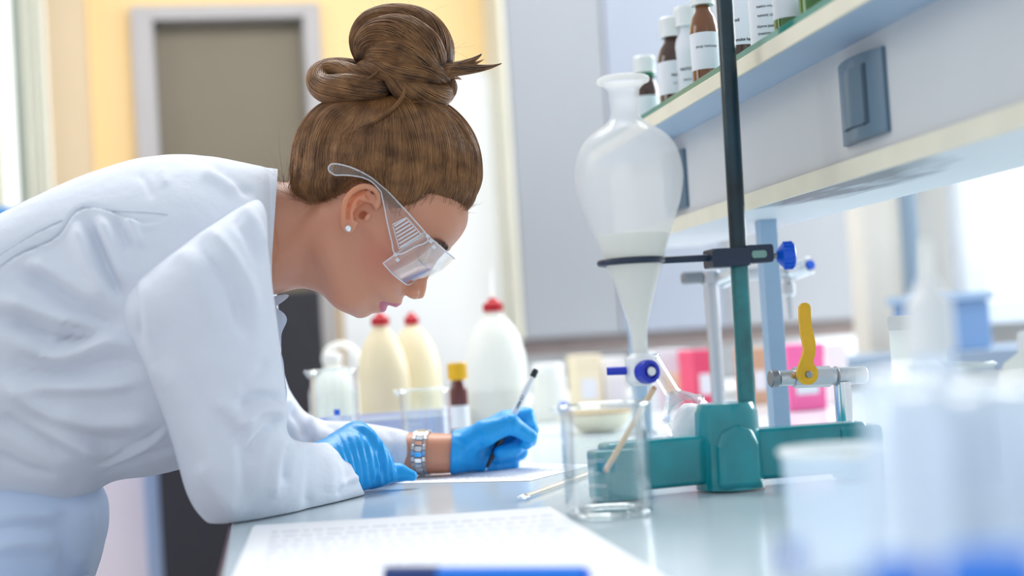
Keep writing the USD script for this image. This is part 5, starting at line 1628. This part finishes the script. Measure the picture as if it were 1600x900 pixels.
# hub, leg to the left foot, leg to the right
hubh = .0925
hub = m3.Manifold.batch_hull([m3.Manifold.cylinder(.0745, .034, .031, 40).translate((0, 0, .002)), m3.Manifold.cylinder(.004, .027, .027, 40).translate((0, 0, .0815))])
part(stand, 'hub', hub, M['teal'], smooth=35)
rb_ = m3.Manifold.batch_hull([_ball((x, -.030, z), .006) for x, z in ((-.012, .012), (.012, .012), (-.010, .062), (.010, .062))])
part(stand, 'hub_rib', m3.Manifold.batch_hull([_ball((x, -.029, z), .007) for x, z in ((-.015, .010), (.015, .010), (-.0145, .044), (.0145, .044), (-.010, .054), (.010, .054), (0, .0585))]), M['teal'], smooth=50)
lf = on_z(965, 783, BT); lf2 = lf - [STX, STY, BT]
part(stand, 'leg', bar((-.010, .006), (lf2[0] - .006, lf2[1] + .006), .011, .008, .056, .010), M['teal'], smooth=40, label='leg reaching left behind the beaker')
foot = m3.Manifold.batch_hull([_ball((lf2[0] + x, lf2[1] + y, z), .004) for x in (-.020, .020) for y in (-.010, .014) for z in (.0045, .046)])
part(stand, 'foot', foot, M['teal'], smooth=40)
rf = on_z(1345, 748, BT) - [STX, STY, BT]
part(stand, 'leg', bar((.01, .004), (rf[0], rf[1]), .011, .008, .058, .010), M['teal'], smooth=40, label='leg reaching right')
foot = m3.Manifold.batch_hull([_ball((rf[0] + x, rf[1] + y, z), .004) for x in (-.020, .016) for y in (-.014, .014) for z in (.0045, .050)])
part(stand, 'foot', foot, M['teal'], smooth=40)
bk = np.array([.05, .19])
part(stand, 'leg', bar((0, .01), bk, .011, .008, .050, .010), M['teal'], smooth=40, label='leg reaching back')
part(stand, 'foot', m3.Manifold.batch_hull([_ball((bk[0] + x, bk[1] + y, z), .004) for x in (-.015, .015) for y in (-.012, .012) for z in (.0045, .042)]), M['teal'], smooth=40)
rt = on_y(1129, -60, STY)
rbm = on_y(1166, 632, STY)
rpath = np.linspace(rbm - [0, 0, .05], rt, 40) - [STX, STY, BT]
rod = tube(rpath, .0086, 24)
part(stand, 'rod', rod, M['rod_teal'])
low = rpath[rpath[:, 2] < on_y(1150, 412, STY)[2] - BT]
part(stand, 'rod_paint', tube(low, .0090, 24), M['rod_paint'], label='teal painted lower length of the rod')
rodx = lambda y: on_y(1129 + (1166 - 1129) * (y + 60) / 692, y, STY)

# boss head clamp with ring
bc = rodx(401)
cl = thing('ring_clamp', 'dark boss head clamp on the rod carrying the ring round the funnel', 'clamp', tuple(bc))
bx = lambda x0, x1, y0, y1, dy, dep: box((on_y(x0, 401, STY)[0], STY + dy, on_y(1150, y1, STY)[2]), (on_y(x1, 401, STY)[0], STY + dy + dep, on_y(1150, y0, STY)[2]), .0025)
part(cl, 'boss', bx(1106, 1165, 388, 417, -.016, .032), M['clamp'], world=True, smooth=False)
part(cl, 'jaw', bx(1163, 1203, 385, 413, -.012, .024), M['clamp'], world=True, smooth=False)
part(cl, 'window', bx(1168, 1192, 394, 406, -.0125, .004), mat('clamp_window', srgb(120, 160, 150), .3), world=True, smooth=False)
kc = on_y(1232, 399, STY)
part(cl, 'screw', capped(on_y(1200, 400, STY), kc, .0028), M['dull_metal'], world=True)
kn = axis_frame(lathe([(.0055, -.012), (.0125, -.006), (.0135, .0), (.0125, .0055), (.009, .007)], 32), kc, (1.0, -.25, 0))
part(cl, 'knob', kn, M['blue'], world=True)
part(cl, 'knob_grip', axis_frame(cat([box((.0122, -.001, -.005), (.0142, .001, .004), .0005).apply_transform(trimesh.transformations.rotation_matrix(2 * PI * i / 16, [0, 0, 1])) for i in range(16)]), kc, (1.0, -.25, 0)), M['blue'], world=True, smooth=False, kind='stuff')
FY = STY                                                    # funnel axis depth
fcx = on_y(986, 409, FY)
fr_ = np.linalg.norm(on_y(939, 409, FY) - fcx)
a = np.linspace(0, 2 * PI, 41)[:-1]
part(cl, 'ring', tube(fcx + np.stack([fr_ * np.cos(a), fr_ * np.sin(a), 0 * a], 1), .0034, 12, closed=True), M['clamp'], world=True)
part(cl, 'arm', capped(fcx + [fr_ - .002, 0, 0], on_y(1108, 403, STY), .0036), M['clamp'], world=True)

# separating funnel: sections traced down its axis
PROF_F = [(973, 120, 35.5), (972, 126, 37), (972, 134, 31), (974, 141, 24), (975, 152, 23), (976, 178, 22), (977, 188, 27), (978, 196, 36), (979, 206, 51), (981, 222, 67), (983, 240, 76), (984, 258, 80), (985, 280, 81.5), (986, 300, 79), (988, 330, 71), (990, 360, 60), (992, 385, 51.5), (994, 410, 44), (996, 440, 34), (997, 470, 25), (998, 495, 18), (999, 512, 14.5), (999.5, 530, 13), (1000, 552, 12.5)]
ft, fb = on_y(973, 120, FY), on_y(1000, 552, FY)
fax = (fb - ft); FL = np.linalg.norm(fax); fax /= FL
prof = []
for x, y, r in PROF_F:
    c = on_y(x, y, FY); e = on_y(x + r, y, FY); prof.append((np.linalg.norm(e - c), (c - fb) @ -fax))
prof = prof[::-1]
fun = thing('separating_funnel', 'pear shaped separating funnel half full of cloudy liquid, held in the ring', 'funnel', tuple(fb))
ip = spline(np.array(prof), 90)
ip[:, 1] = np.maximum.accumulate(ip[:, 1])
oi = np.vstack([ip, np.stack([np.maximum(ip[:, 0] - .0014, .002), ip[:, 1]], 1)[::-1]])
m = trimesh.creation.revolve(np.vstack([oi, oi[:1]]), sections=56)
if m.volume < 0: m.invert()
part(fun, 'body', axis_frame(m, fb, -fax), M['frost'], world=True, smooth=50)
zl = (on_y(991, 366, FY) - fb) @ -fax
lq = [(max(r - .0018, .0015), z) for r, z in ip if z < zl]
part(fun, 'liquid', axis_frame(lathe(lq + [(lq[-1][0], zl)], 56), fb, -fax), M['funnel_liquid'], world=True, smooth=40)
part(fun, 'lip', axis_frame(rim_ring(prof[-2][0] * .97, prof[-2][1], .0030), fb, -fax), M['hdpe'], world=True)
# stopcock and stem
sc = on_y(1001, 577, FY)
sk = part(fun, 'stopcock', axis_frame(lathe([(.008, -.016), (.0145, -.011), (.0150, 0), (.0145, .011), (.008, .016)], 32), sc, -fax), M['hdpe'], world=True)
tdir = np.array([.35, -.93, .05]); tdir /= np.linalg.norm(tdir)
pcs = on_y(1011, 581, FY - .014)
part(fun, 'tap_key', axis_frame(lathe([(.0112, -.006), (.0118, 0), (.0112, .006), (.0075, .0065), (.0070, .003)], 32), pcs, tdir), M['blue_dark'], world=True, label='blue tap key')
part(fun, 'tap_nut', capped(on_y(948, 580, FY + .006), on_y(985, 579, FY), .0042), M['blue_dark'], world=True, label='blue nut on the far end of the tap')
part(fun, 'tap_hub', axis_frame(lathe([(.0035, 0), (.0045, .001), (.0040, .003)], 24), pcs + tdir * .006, tdir), M['white'], world=True)
st0, st1 = on_y(1003, 598, FY), on_y(1008, 735, FY)
dst = st1 - st0; LS = np.linalg.norm(dst)
part(fun, 'stem', axis_frame(trimesh.creation.revolve([(.0098, 0), (.0092, LS * .7), (.0074, LS), (.0058, LS), (.0074, LS * .7), (.0080, 0), (.0098, 0)], sections=32), st0, dst), M['glass'], world=True)
part(fun, 'stem_rim', axis_frame(rim_ring(.0068, LS, .0012), st0, dst), M['rim'], world=True)

# volumetric flask lying at a slant behind the funnel, with a white stopper
f0, f1 = on_y(1018, 560, 1.46), on_y(1062, 632, 1.47)
vf = thing('glass_flask', 'clear glass flask leaning at a slant between funnel stem and stand hub', 'flask', (f1[0], f1[1], BT))
ax2 = f1 - f0; L2 = np.linalg.norm(ax2); ax2 /= L2
pr = [(.0085, 0), (.0080, .004), (.0080, L2 * .70), (.0100, L2 * .80), (.018, L2 * .95), (.025, L2 * 1.10), (.028, L2 * 1.28), (.026, L2 * 1.46), (.020, L2 * 1.56)]
vessel(vf, 'bulb', pr[::-1], .0015, M['glass'], origin=f0, axis=ax2)
part(vf, 'neck_rim', axis_frame(rim_ring(.0085, 0, .0016), f0, ax2), M['rim'], world=True)
part(vf, 'shoulder_line', axis_frame(rim_ring(.0255, L2 * 1.1, .0010), f0, ax2), M['rim'], world=True)
wcap = on_y(1084, 668, 1.44)
wp = thing('white_cotton_plug', 'white plug of cotton beside the slanted flask', 'cotton', (wcap[0], wcap[1], BT))
cm = trimesh.creation.icosphere(4, 1.0); cv = cm.vertices * [.023, .020, .030]; cv = cv * (1 + .22 * (meshkit.fbm(cm.vertices * 2.2, 3, 3) - .5))[:, None]
cv = cv + [wcap[0], wcap[1], wcap[2] - .004]; cv[:, 2] = np.maximum(cv[:, 2], BT + .0005)
part(wp, 'wad', (cv, cm.faces), M['paper'], world=True, smooth=True)
part(wp, 'tie', tube(np.array([[wcap[0] + .0185 * math.cos(t), wcap[1] + .016 * math.sin(t), BT + .012] for t in np.linspace(0, 2 * PI, 25)[:-1]]), .001, 8, closed=True), M['label'], world=True)
# wooden splint leaning in the beaker
s0, s1 = on_y(973, 690, 1.30), on_y(1020, 610, 1.33)
sp = thing('wooden_splint', 'wooden splint leaning against the beaker wall beside the funnel stem', 'splint', tuple(s0))
part(sp, 'stick', capped(s0 + (s0 - s1) * .55, s1, .0028), M['wood'], world=True)
part(sp, 'tip', capped(s1, s1 + (s1 - s0) * .06, .0026), M['tan'], world=True)
# ------------------------------------------------------------------ bottles on the glass topped shelf
SZ = 1.3462


def at_col(px, X, Z):
    """Depth on the line (X, Z) that shows in pixel column px."""
    lo, hi = .4, 3.0
    for _ in range(50):
        mid = (lo + hi) / 2
        if proj(np.array([X, mid, Z]))[0] > px: lo = mid
        else: hi = mid
    return np.array([X, (lo + hi) / 2, Z])


def wrap_text(text, height, r, z, ang, bold=False):
    m = meshkit.text_mesh(text, height, .0003, bold)
    m = m.subdivide_to_size(.003)
    v = np.array(m.vertices); x = v[:, 0] - (v[:, 0].max() + v[:, 0].min()) / 2
    rr = r + v[:, 2]
    return trimesh.Trimesh(np.stack([rr * np.cos(ang + x / r), rr * np.sin(ang + x / r), z + v[:, 1]], 1), m.faces, process=False)


def flask_bottle(px, X, r, h, label, glass='amber', cap='white', capr=.62, caph=.026, lab=(.12, .55), text=(), ring=None, capz=None):
    o = at_col(px, X, SZ); t = thing('reagent_bottle', label, 'bottle', tuple(o), 'reagent bottles on the shelf' if False else None)
    hb = h - caph
    part(t, 'glass_body', lathe([(r * .94, 0), (r, .003), (r, hb * .66), (r * .96, hb * .74), (r * .78, hb * .85), (r * .52, hb * .93), (r * .48, hb * 1.02)], 40), M[glass])
    cr = r * capr
    part(t, 'cap', lathe([(cr, hb), (cr * 1.03, hb + .001), (cr * 1.0, h - .002), (cr * .9, h)], 32), M[cap])
    part(t, 'cap_rib', cat([box((-.0004, cr * .99, hb + .003), (.0004, cr * 1.05, h - .004)).apply_transform(trimesh.transformations.rotation_matrix(2 * PI * i / 30, [0, 0, 1])) for i in range(30)]), M[cap], smooth=False, kind='stuff')
    if ring: part(t, 'neck_ring', lathe([(cr * .98, hb - .006), (cr * 1.02, hb - .005), (cr * 1.02, hb), (cr * .98, hb + .0005)], 32), M[ring])
    z0, z1 = h * lab[0], h * lab[1]
    lb = part(t, 'label', lathe([(r * .9, z0), (r * 1.008, z0), (r * 1.008, z1), (r * .9, z1)], 48, cap=False), M['label'], smooth=30)
    ang = math.atan2(-o[1], -o[0])
    for s, hh, zz, da, bold in text:
        part(lb, 'lettering', wrap_text(s, hh, r * 1.009, z0 + zz * (z1 - z0), ang + da, bold), M['ink_dark'], smooth=False)
    return t


flask_bottle(1013, .548, .0172, .098, 'small dark amber bottle with white cap and green neck ring, farthest along the shelf', cap='white', capr=.86, caph=.024, lab=(.05, .42), ring='green_cap')
flask_bottle(1057, .545, .0205, .118, 'amber bottle with white cap, second from the far end of the shelf', cap='white', capr=.72, caph=.026, lab=(.14, .50), text=[('NaOH', .0034, .52, .15, True), ('0,1 M', .0026, .28, .15, False)])
flask_bottle(1080, .560, .0175, .128, 'clear glass bottle with white cap and long label between two amber ones', glass='clearish' if False else 'label', cap='white', capr=.8, caph=.026, lab=(.05, .52), text=[('Na2SO4', .0034, .62, -.1, True), ('rastvor', .0026, .40, -.1, False)])
flask_bottle(1106, .540, .0172, .122, 'large amber bottle just left of the dark rod', glass='amber_light', cap='white', capr=.8, caph=.024, lab=(.16, .52), text=[('sirup rastvora', .0030, .58, .1, False)])
flask_bottle(1162, .545, .0150, .120, 'amber bottle with tall label just right of the dark rod', glass='amber', cap='white', lab=(.20, .74), text=[('organske hemija', .0032, .06, .12, True), ('jod', .0034, .40, -.3, True)])
flask_bottle(1199, .546, .0165, .125, 'bottle with a large white printed label reaching nearly to its foot', glass='amber', cap='white', lab=(.07, .84), text=[('Suverna god', .0026, .50, .15, False), ('hakko vrhajo', .0026, .40, .15, False), ('hakekij (GC)', .0026, .30, .15, False), ('Glyma jedinje', .0026, .18, .15, False), ('Sredister kraj', .0026, .10, .15, False)])
flask_bottle(1236, .545, .0160, .120, 'green glass bottle with blue banded label', glass='green_glass', cap='white', lab=(.17, .80), text=[('kiselina', .0030, .3, .1, False)])
flask_bottle(1275, .556, .0150, .118, 'yellow green bottle at the upper frame edge, nearest on the shelf', glass='yellowish' if False else 'green_glass', cap='white', lab=(.30, .78))

# ------------------------------------------------------------------ taps in the middle of the bench
TY = 1.92
tc = on_y(1124, 640, TY)
tp = thing('bench_tap', 'chrome double bench tap with blue ended handles under the shelf', 'tap', (tc[0], TY, BT))
hz = on_y(1124, 432, TY)[2]
part(tp, 'column', lathe([(.020, 0), (.020, .004), (.0105, .008), (.0098, .02), (.0098, hz - BT - .012), (.013, hz - BT - .010), (.013, hz - BT + .008)], 28), M['steel'])
xl, xr = on_y(1066, 432, TY)[0] - tc[0], on_y(1262, 430, TY)[0] - tc[0]
part(tp, 'outlet_pipe', capped((xl, 0, hz - BT), (-.012, 0, hz - BT), .0085), M['dull_metal'])
part(tp, 'cross_pipe', capped((.010, 0, hz - BT), (xr, 0, hz - BT + .001), .0088), M['steel'])
for nm, x, y in (('handle', 1141, 432), ('handle', 1252, 420)):
    c = on_y(x, y, TY - .02) - [tc[0], TY, BT]
    h_ = part(tp, nm, capped(c + [-.008, .012, -.003], c + [.006, -.018, .004], .0125), M['chrome'])
    part(h_, 'blue_mark', capped(c + [.0062, -.0185, .004], c + [.0072, -.0215, .0046], .0068), M['blue'])
nz = on_y(1234, 470, TY)
nx = nz[0] - tc[0]
part(tp, 'nozzle', lathe([(.0022, -.062), (.0030, -.060), (.0048, -.030), (.0085, -.026), (.0085, -.012), (.0060, -.010), (.006, 0.0)], 24).apply_translation((nx, 0, hz - BT - .004)), M['steel'])

GY = 1.50
gc = on_y(1319, 640, GY)
ga = thing('gas_tap', 'grey metal gas tap with a yellow lever handle', 'tap', (gc[0], GY, BT))
G_ = lambda x, y, dy=0: on_y(x, y, GY + dy) - [gc[0], GY, BT]
zt_ = G_(1319, 588)[2]
part(ga, 'riser', lathe([(.019, 0), (.019, .004), (.0102, .007), (.0095, zt_ - .006)], 28), M['chrome'])
part(ga, 'end_nut', capped(G_(1203, 592), G_(1216, 591.5), .0098, 6 * 4), M['dull_metal'])
part(ga, 'inlet', capped(G_(1216, 591.5), G_(1244, 590), .0086), M['steel'])
hexm = trimesh.creation.cylinder(.0118, np.linalg.norm(G_(1296, 588) - G_(1240, 590)), sections=8)
hexm.apply_translation((0, 0, np.linalg.norm(G_(1296, 588) - G_(1240, 590)) / 2))
part(ga, 'valve_body', axis_frame(hexm, G_(1240, 590), G_(1296, 588) - G_(1240, 590)), M['steel'], smooth=False)
part(ga, 'outlet', capped(G_(1294, 588), G_(1352, 586), .0098), M['steel'])
part(ga, 'outlet_collar', capped(G_(1303, 588), G_(1308, 588), .0112), M['dull_metal'])
lev_px = [(1257, 482, 7.6), (1257.5, 500, 7.8), (1260, 520, 8.2), (1263.5, 536, 8.4), (1264, 550, 8.0), (1260.5, 564, 8.6), (1260, 576, 11.5), (1261, 584, 14.5)]
lp = spline(np.array(lev_px, float), 40)
left = [(x - w, y) for x, y, w in lp]; right = [(x + w, y) for x, y, w in lp]
from shapely.geometry import Point
from shapely.ops import unary_union
pg = unary_union([Point(*G_(x, y, -.016)[[0, 2]]).buffer(w * 1.85 / 2222, 24) for x, y, w in spline(np.array(lev_px, float), 90)])
lm = extrude(pg.simplify(.00012), .005)
lv = np.array(lm.vertices)
bend = .010 * np.clip((lv[:, 1] - G_(1262, 565)[2]) / .05, 0, 1) ** .7
lm = trimesh.Trimesh(np.c_[lv[:, 0], -.0185 + lv[:, 2] + bend * 0 - .0, lv[:, 1]], lm.faces[:, ::-1], process=False); lm.fix_normals()
part(ga, 'lever', lm, M['lever'], smooth=35)
cb = G_(1263, 585, -.018)
part(ga, 'screw', capped(cb + [0, .006, 0], cb - [0, .0035, 0], .0038, 16), M['dull_metal'])
part(ga, 'lever_hub', capped(cb + [0, .016, 0], cb - [0, .0008, 0], .0092, 28), M['lever'])

# ------------------------------------------------------------------ things on the far counter and on the far end of the bench
def card_box(name, px0, px1, py0, Y, depth, mat_, label, lidm=None, z=BT, base=None):
    a, b = on_y(px0, py0, Y), on_y(px1, py0, Y); h = a[2] - z
    t = thing(name, label, 'box', ((a[0] + b[0]) / 2, Y, z)); w = (b[0] - a[0]) / 2
    part(t, 'body', box((-w, 0, .0008), (w, depth, h * .86), .002), M[mat_], smooth=False)
    part(t, 'lid', box((-w - .001, -.001, h * .80), (w + .001, depth + .001, h), .002), M[lidm or mat_], smooth=False)
    part(t, 'front_label', box((-w * .6, -.0012, h * .25), (w * .6, .0002, h * .6)), M['label'] if mat_ != 'label' else M['cream'], smooth=False)
    return t


card_box('card_box', 1082, 1122, 548, 2.72, .10, 'pinkred', 'rose red card box behind the chrome tap column')
card_box('card_box', 1228, 1286, 540, 2.45, .10, 'pink', 'bright pink card box behind the yellow lever')
card_box('card_box', 1168, 1200, 545, 2.75, .08, 'tan', 'tan card box between the teal rod and the pink box')
card_box('card_box', 898, 938, 556, 2.85, .08, 'cream', 'cream card box behind the funnel beaker, left one')
card_box('card_box', 1022, 1076, 548, 2.85, .08, 'label', 'white card box just left of the rose red one')
card_box('card_box', 942, 978, 560, 2.88, .08, 'white', 'white narrow box behind the blue nut of the funnel tap')
card_box('card_box', 1290, 1322, 538, 2.60, .08, 'white', 'white box right of the yellow lever')
o = put(858, 620, 2.70)
jar = thing('specimen_jar', 'milky specimen jar right of the pen top', 'jar', tuple(o))
vessel(jar, 'body', [(.030, .0005), (.034, .004), (.034, .082), (.030, .092), (.026, .096)], .002, M['hdpe'])
part(jar, 'lid', lathe([(.030, .092), (.031, .093), (.031, .110), (.029, .112)], 32), M['white'])
o = put(880, 620, 2.62)
vb = thing('dropper_bottle', 'tiny bottle with blue cap behind the form', 'bottle', tuple(o))
part(vb, 'body', lathe([(.010, 0), (.011, .002), (.011, .018), (.006, .024)], 24), M['hdpe_cream'])
part(vb, 'cap', lathe([(.0075, .022), (.0078, .023), (.007, .036), (.004, .040)], 24), M['blue'])
o = put(935, 640, 2.30)
dish = thing('evaporating_dish', 'shallow gilt rimmed dish behind the glass beaker', 'dish', tuple(o))
vessel(dish, 'bowl', [(.022, .0005), (.034, .004), (.050, .020), (.056, .034)], .003, M['cream'])
part(dish, 'rim', rim_ring(.0555, .034, .0022), M['gold'])

# ------------------------------------------------------------------ right foreground, far out of focus
def tubeset(px, py_top, Y, r, label, capm=None, tall=None, name='plastic_tube', catg='tube', mat_='tubeplastic', ribs=5):
    p = on_y(px, py_top, Y); h = p[2] - BT
    t = thing(name, label, catg, (p[0], Y, BT))
    vessel(t, 'wall', [(r * .85, .0008), (r, .004), (r, h * .97), (r * 1.06, h)], .0014, M[mat_], 32)
    part(t, 'rim', rim_ring(r * 1.06, h - .0006, .0016, 32), M['rim'])
    part(t, 'graduation', cat([rim_ring(r * 1.002, h * (.2 + .6 * i / ribs), .0004, 32) for i in range(ribs)]), M['label'], kind='stuff')
    if capm:
        part(t, 'cap', lathe([(r * 1.05, h - min(.006, r)), (r * 1.16, h - min(.005, r * .9)), (r * 1.16, h + min(.010, r * 1.2)), (r * 1.0, h + min(.012, r * 1.4))], 28), M[capm])
    return t


tubeset(1395, 585, .60, .0155, 'blurred clear plastic cylinder, leftmost of the near right group')
tubeset(1468, 605, .52, .0170, 'blurred clear plastic cylinder, second from the left in the near right group')
tubeset(1545, 612, .50, .0160, 'blurred clear plastic cylinder, second from the right in the near right group')
tubeset(1612, 600, .53, .0165, 'blurred clear plastic cylinder cut by the right frame edge')
tubeset(1408, 940, .40, .0085, 'blurred short tube with blue cap at the lower edge, left one', capm='cap_blue', ribs=3)
tubeset(1556, 930, .38, .0125, 'blurred short tube with blue cap at the lower right corner', capm='cap_blue', ribs=3)
tubeset(1234, 872, .46, .0030, 'blurred small tube with blue cap in front of the stand hub', capm='blue', ribs=3)
# tub
a_, b_ = on_y(1242, 712, .84), on_y(1398, 712, .84)
tub = thing('plastic_tub', 'blurred white plastic tub in front of the right stand leg', 'tub', ((a_[0] + b_[0]) / 2, .86, BT))
wd = (b_[0] - a_[0]) / 2; th_ = a_[2] - BT
vessel(tub, 'wall', [(wd * .86, .0008), (wd * .9, .003), (wd, th_)], .0016, M['tubeplastic'], 48)
part(tub, 'rim', rim_ring(wd, th_, .0020), M['hdpe'])
part(tub, 'lid_tab', box((-.008, -wd - .006, th_ - .003), (.008, -wd + .001, th_ + .001), .001), M['hdpe'], smooth=False)
# white plastic bottle behind the cylinders
p = on_y(1442, 352, .74); o = np.array([p[0], .74, BT]); h = p[2] - BT
sqb = thing('squeeze_bottle', 'blurred white squeeze bottle standing right of the gas tap', 'bottle', tuple(o))
vessel(sqb, 'body', [(.024, .0005), (.0265, .004), (.0265, h * .46), (.022, h * .56), (.012, h * .63), (.0105, h * .68)], .0016, M['tubeplastic'], 40)
part(sqb, 'cap', lathe([(.0125, h * .66), (.013, h * .67), (.0125, h * .80), (.007, h * .83), (.004, h * .86)], 28), M['white'])
part(sqb, 'nozzle', tube(np.array([[0, 0, h * .84], [.0, 0, h * .90], [.001, 0, h * .96]]), [.003, .0026, .002], 12), M['hdpe'])
# white canister and a clear box farther back
p0, p1 = on_y(1421, 492, 1.30), on_y(1476, 492, 1.30)
can = thing('white_canister', 'white square canister left of the clear box under the window', 'canister', ((p0[0] + p1[0]) / 2, 1.30, BT))
hw_ = (p1[0] - p0[0]) / 2; hc = p0[2] - BT
part(can, 'body', box((-hw_, 0, .0005), (hw_, .05, hc * .93), .004), M['hdpe'], smooth=False)
part(can, 'lid', box((-hw_ * 1.03, -.001, hc * .91), (hw_ * 1.03, .051, hc), .003), M['white'], smooth=False)
p0, p1 = on_y(1472, 576, 1.22), on_y(1556, 574, 1.22)
cb_ = thing('clear_box', 'clear plastic box with rounded corner beside the white canister', 'box', ((p0[0] + p1[0]) / 2, 1.22, BT))
hw_ = (p1[0] - p0[0]) / 2; hc = p0[2] - BT
for lo, hi in (((-hw_, 0, .001), (hw_, .0016, hc)), ((-hw_, .07, .001), (hw_, .0716, hc)), ((-hw_, .0016, .001), (-hw_ + .0016, .07, hc)), ((hw_ - .0016, .0016, .001), (hw_, .07, hc))):
    part(cb_, 'wall', box(lo, hi), M['glass'], smooth=False)
part(cb_, 'lid', box((-hw_ - .001, -.001, hc), (hw_ + .001, .0726, hc + .002), .001), M['glass'], smooth=False)
zr = hc + .001
part(cb_, 'rim', tube(np.array([[x * hw_, .0358 + y * .0365, zr] for x, y in [(-1, -1), (-.3, -1), (.3, -1), (.92, -1), (1, -.85), (1, 0), (1, .85), (.92, 1), (0, 1), (-.92, 1), (-1, .9), (-1, 0), (-1, -.85)]]), .0022, 8, closed=True), M['rim'])
p = on_y(1590, 545, 1.15)
wbt = thing('round_bottle', 'white rounded bottle at the right frame edge under the window', 'bottle', (p[0] + .02, 1.15, BT))
hb_ = p[2] - BT
vessel(wbt, 'body', [(.034, .0005), (.038, .005), (.038, hb_ * .74), (.030, hb_ * .9), (.016, hb_ * .98)], .002, M['hdpe'])
part(wbt, 'cap', lathe([(.017, hb_ * .97), (.0175, hb_ * .98), (.017, hb_ * 1.1), (.015, hb_ * 1.12)], 28), M['white'])
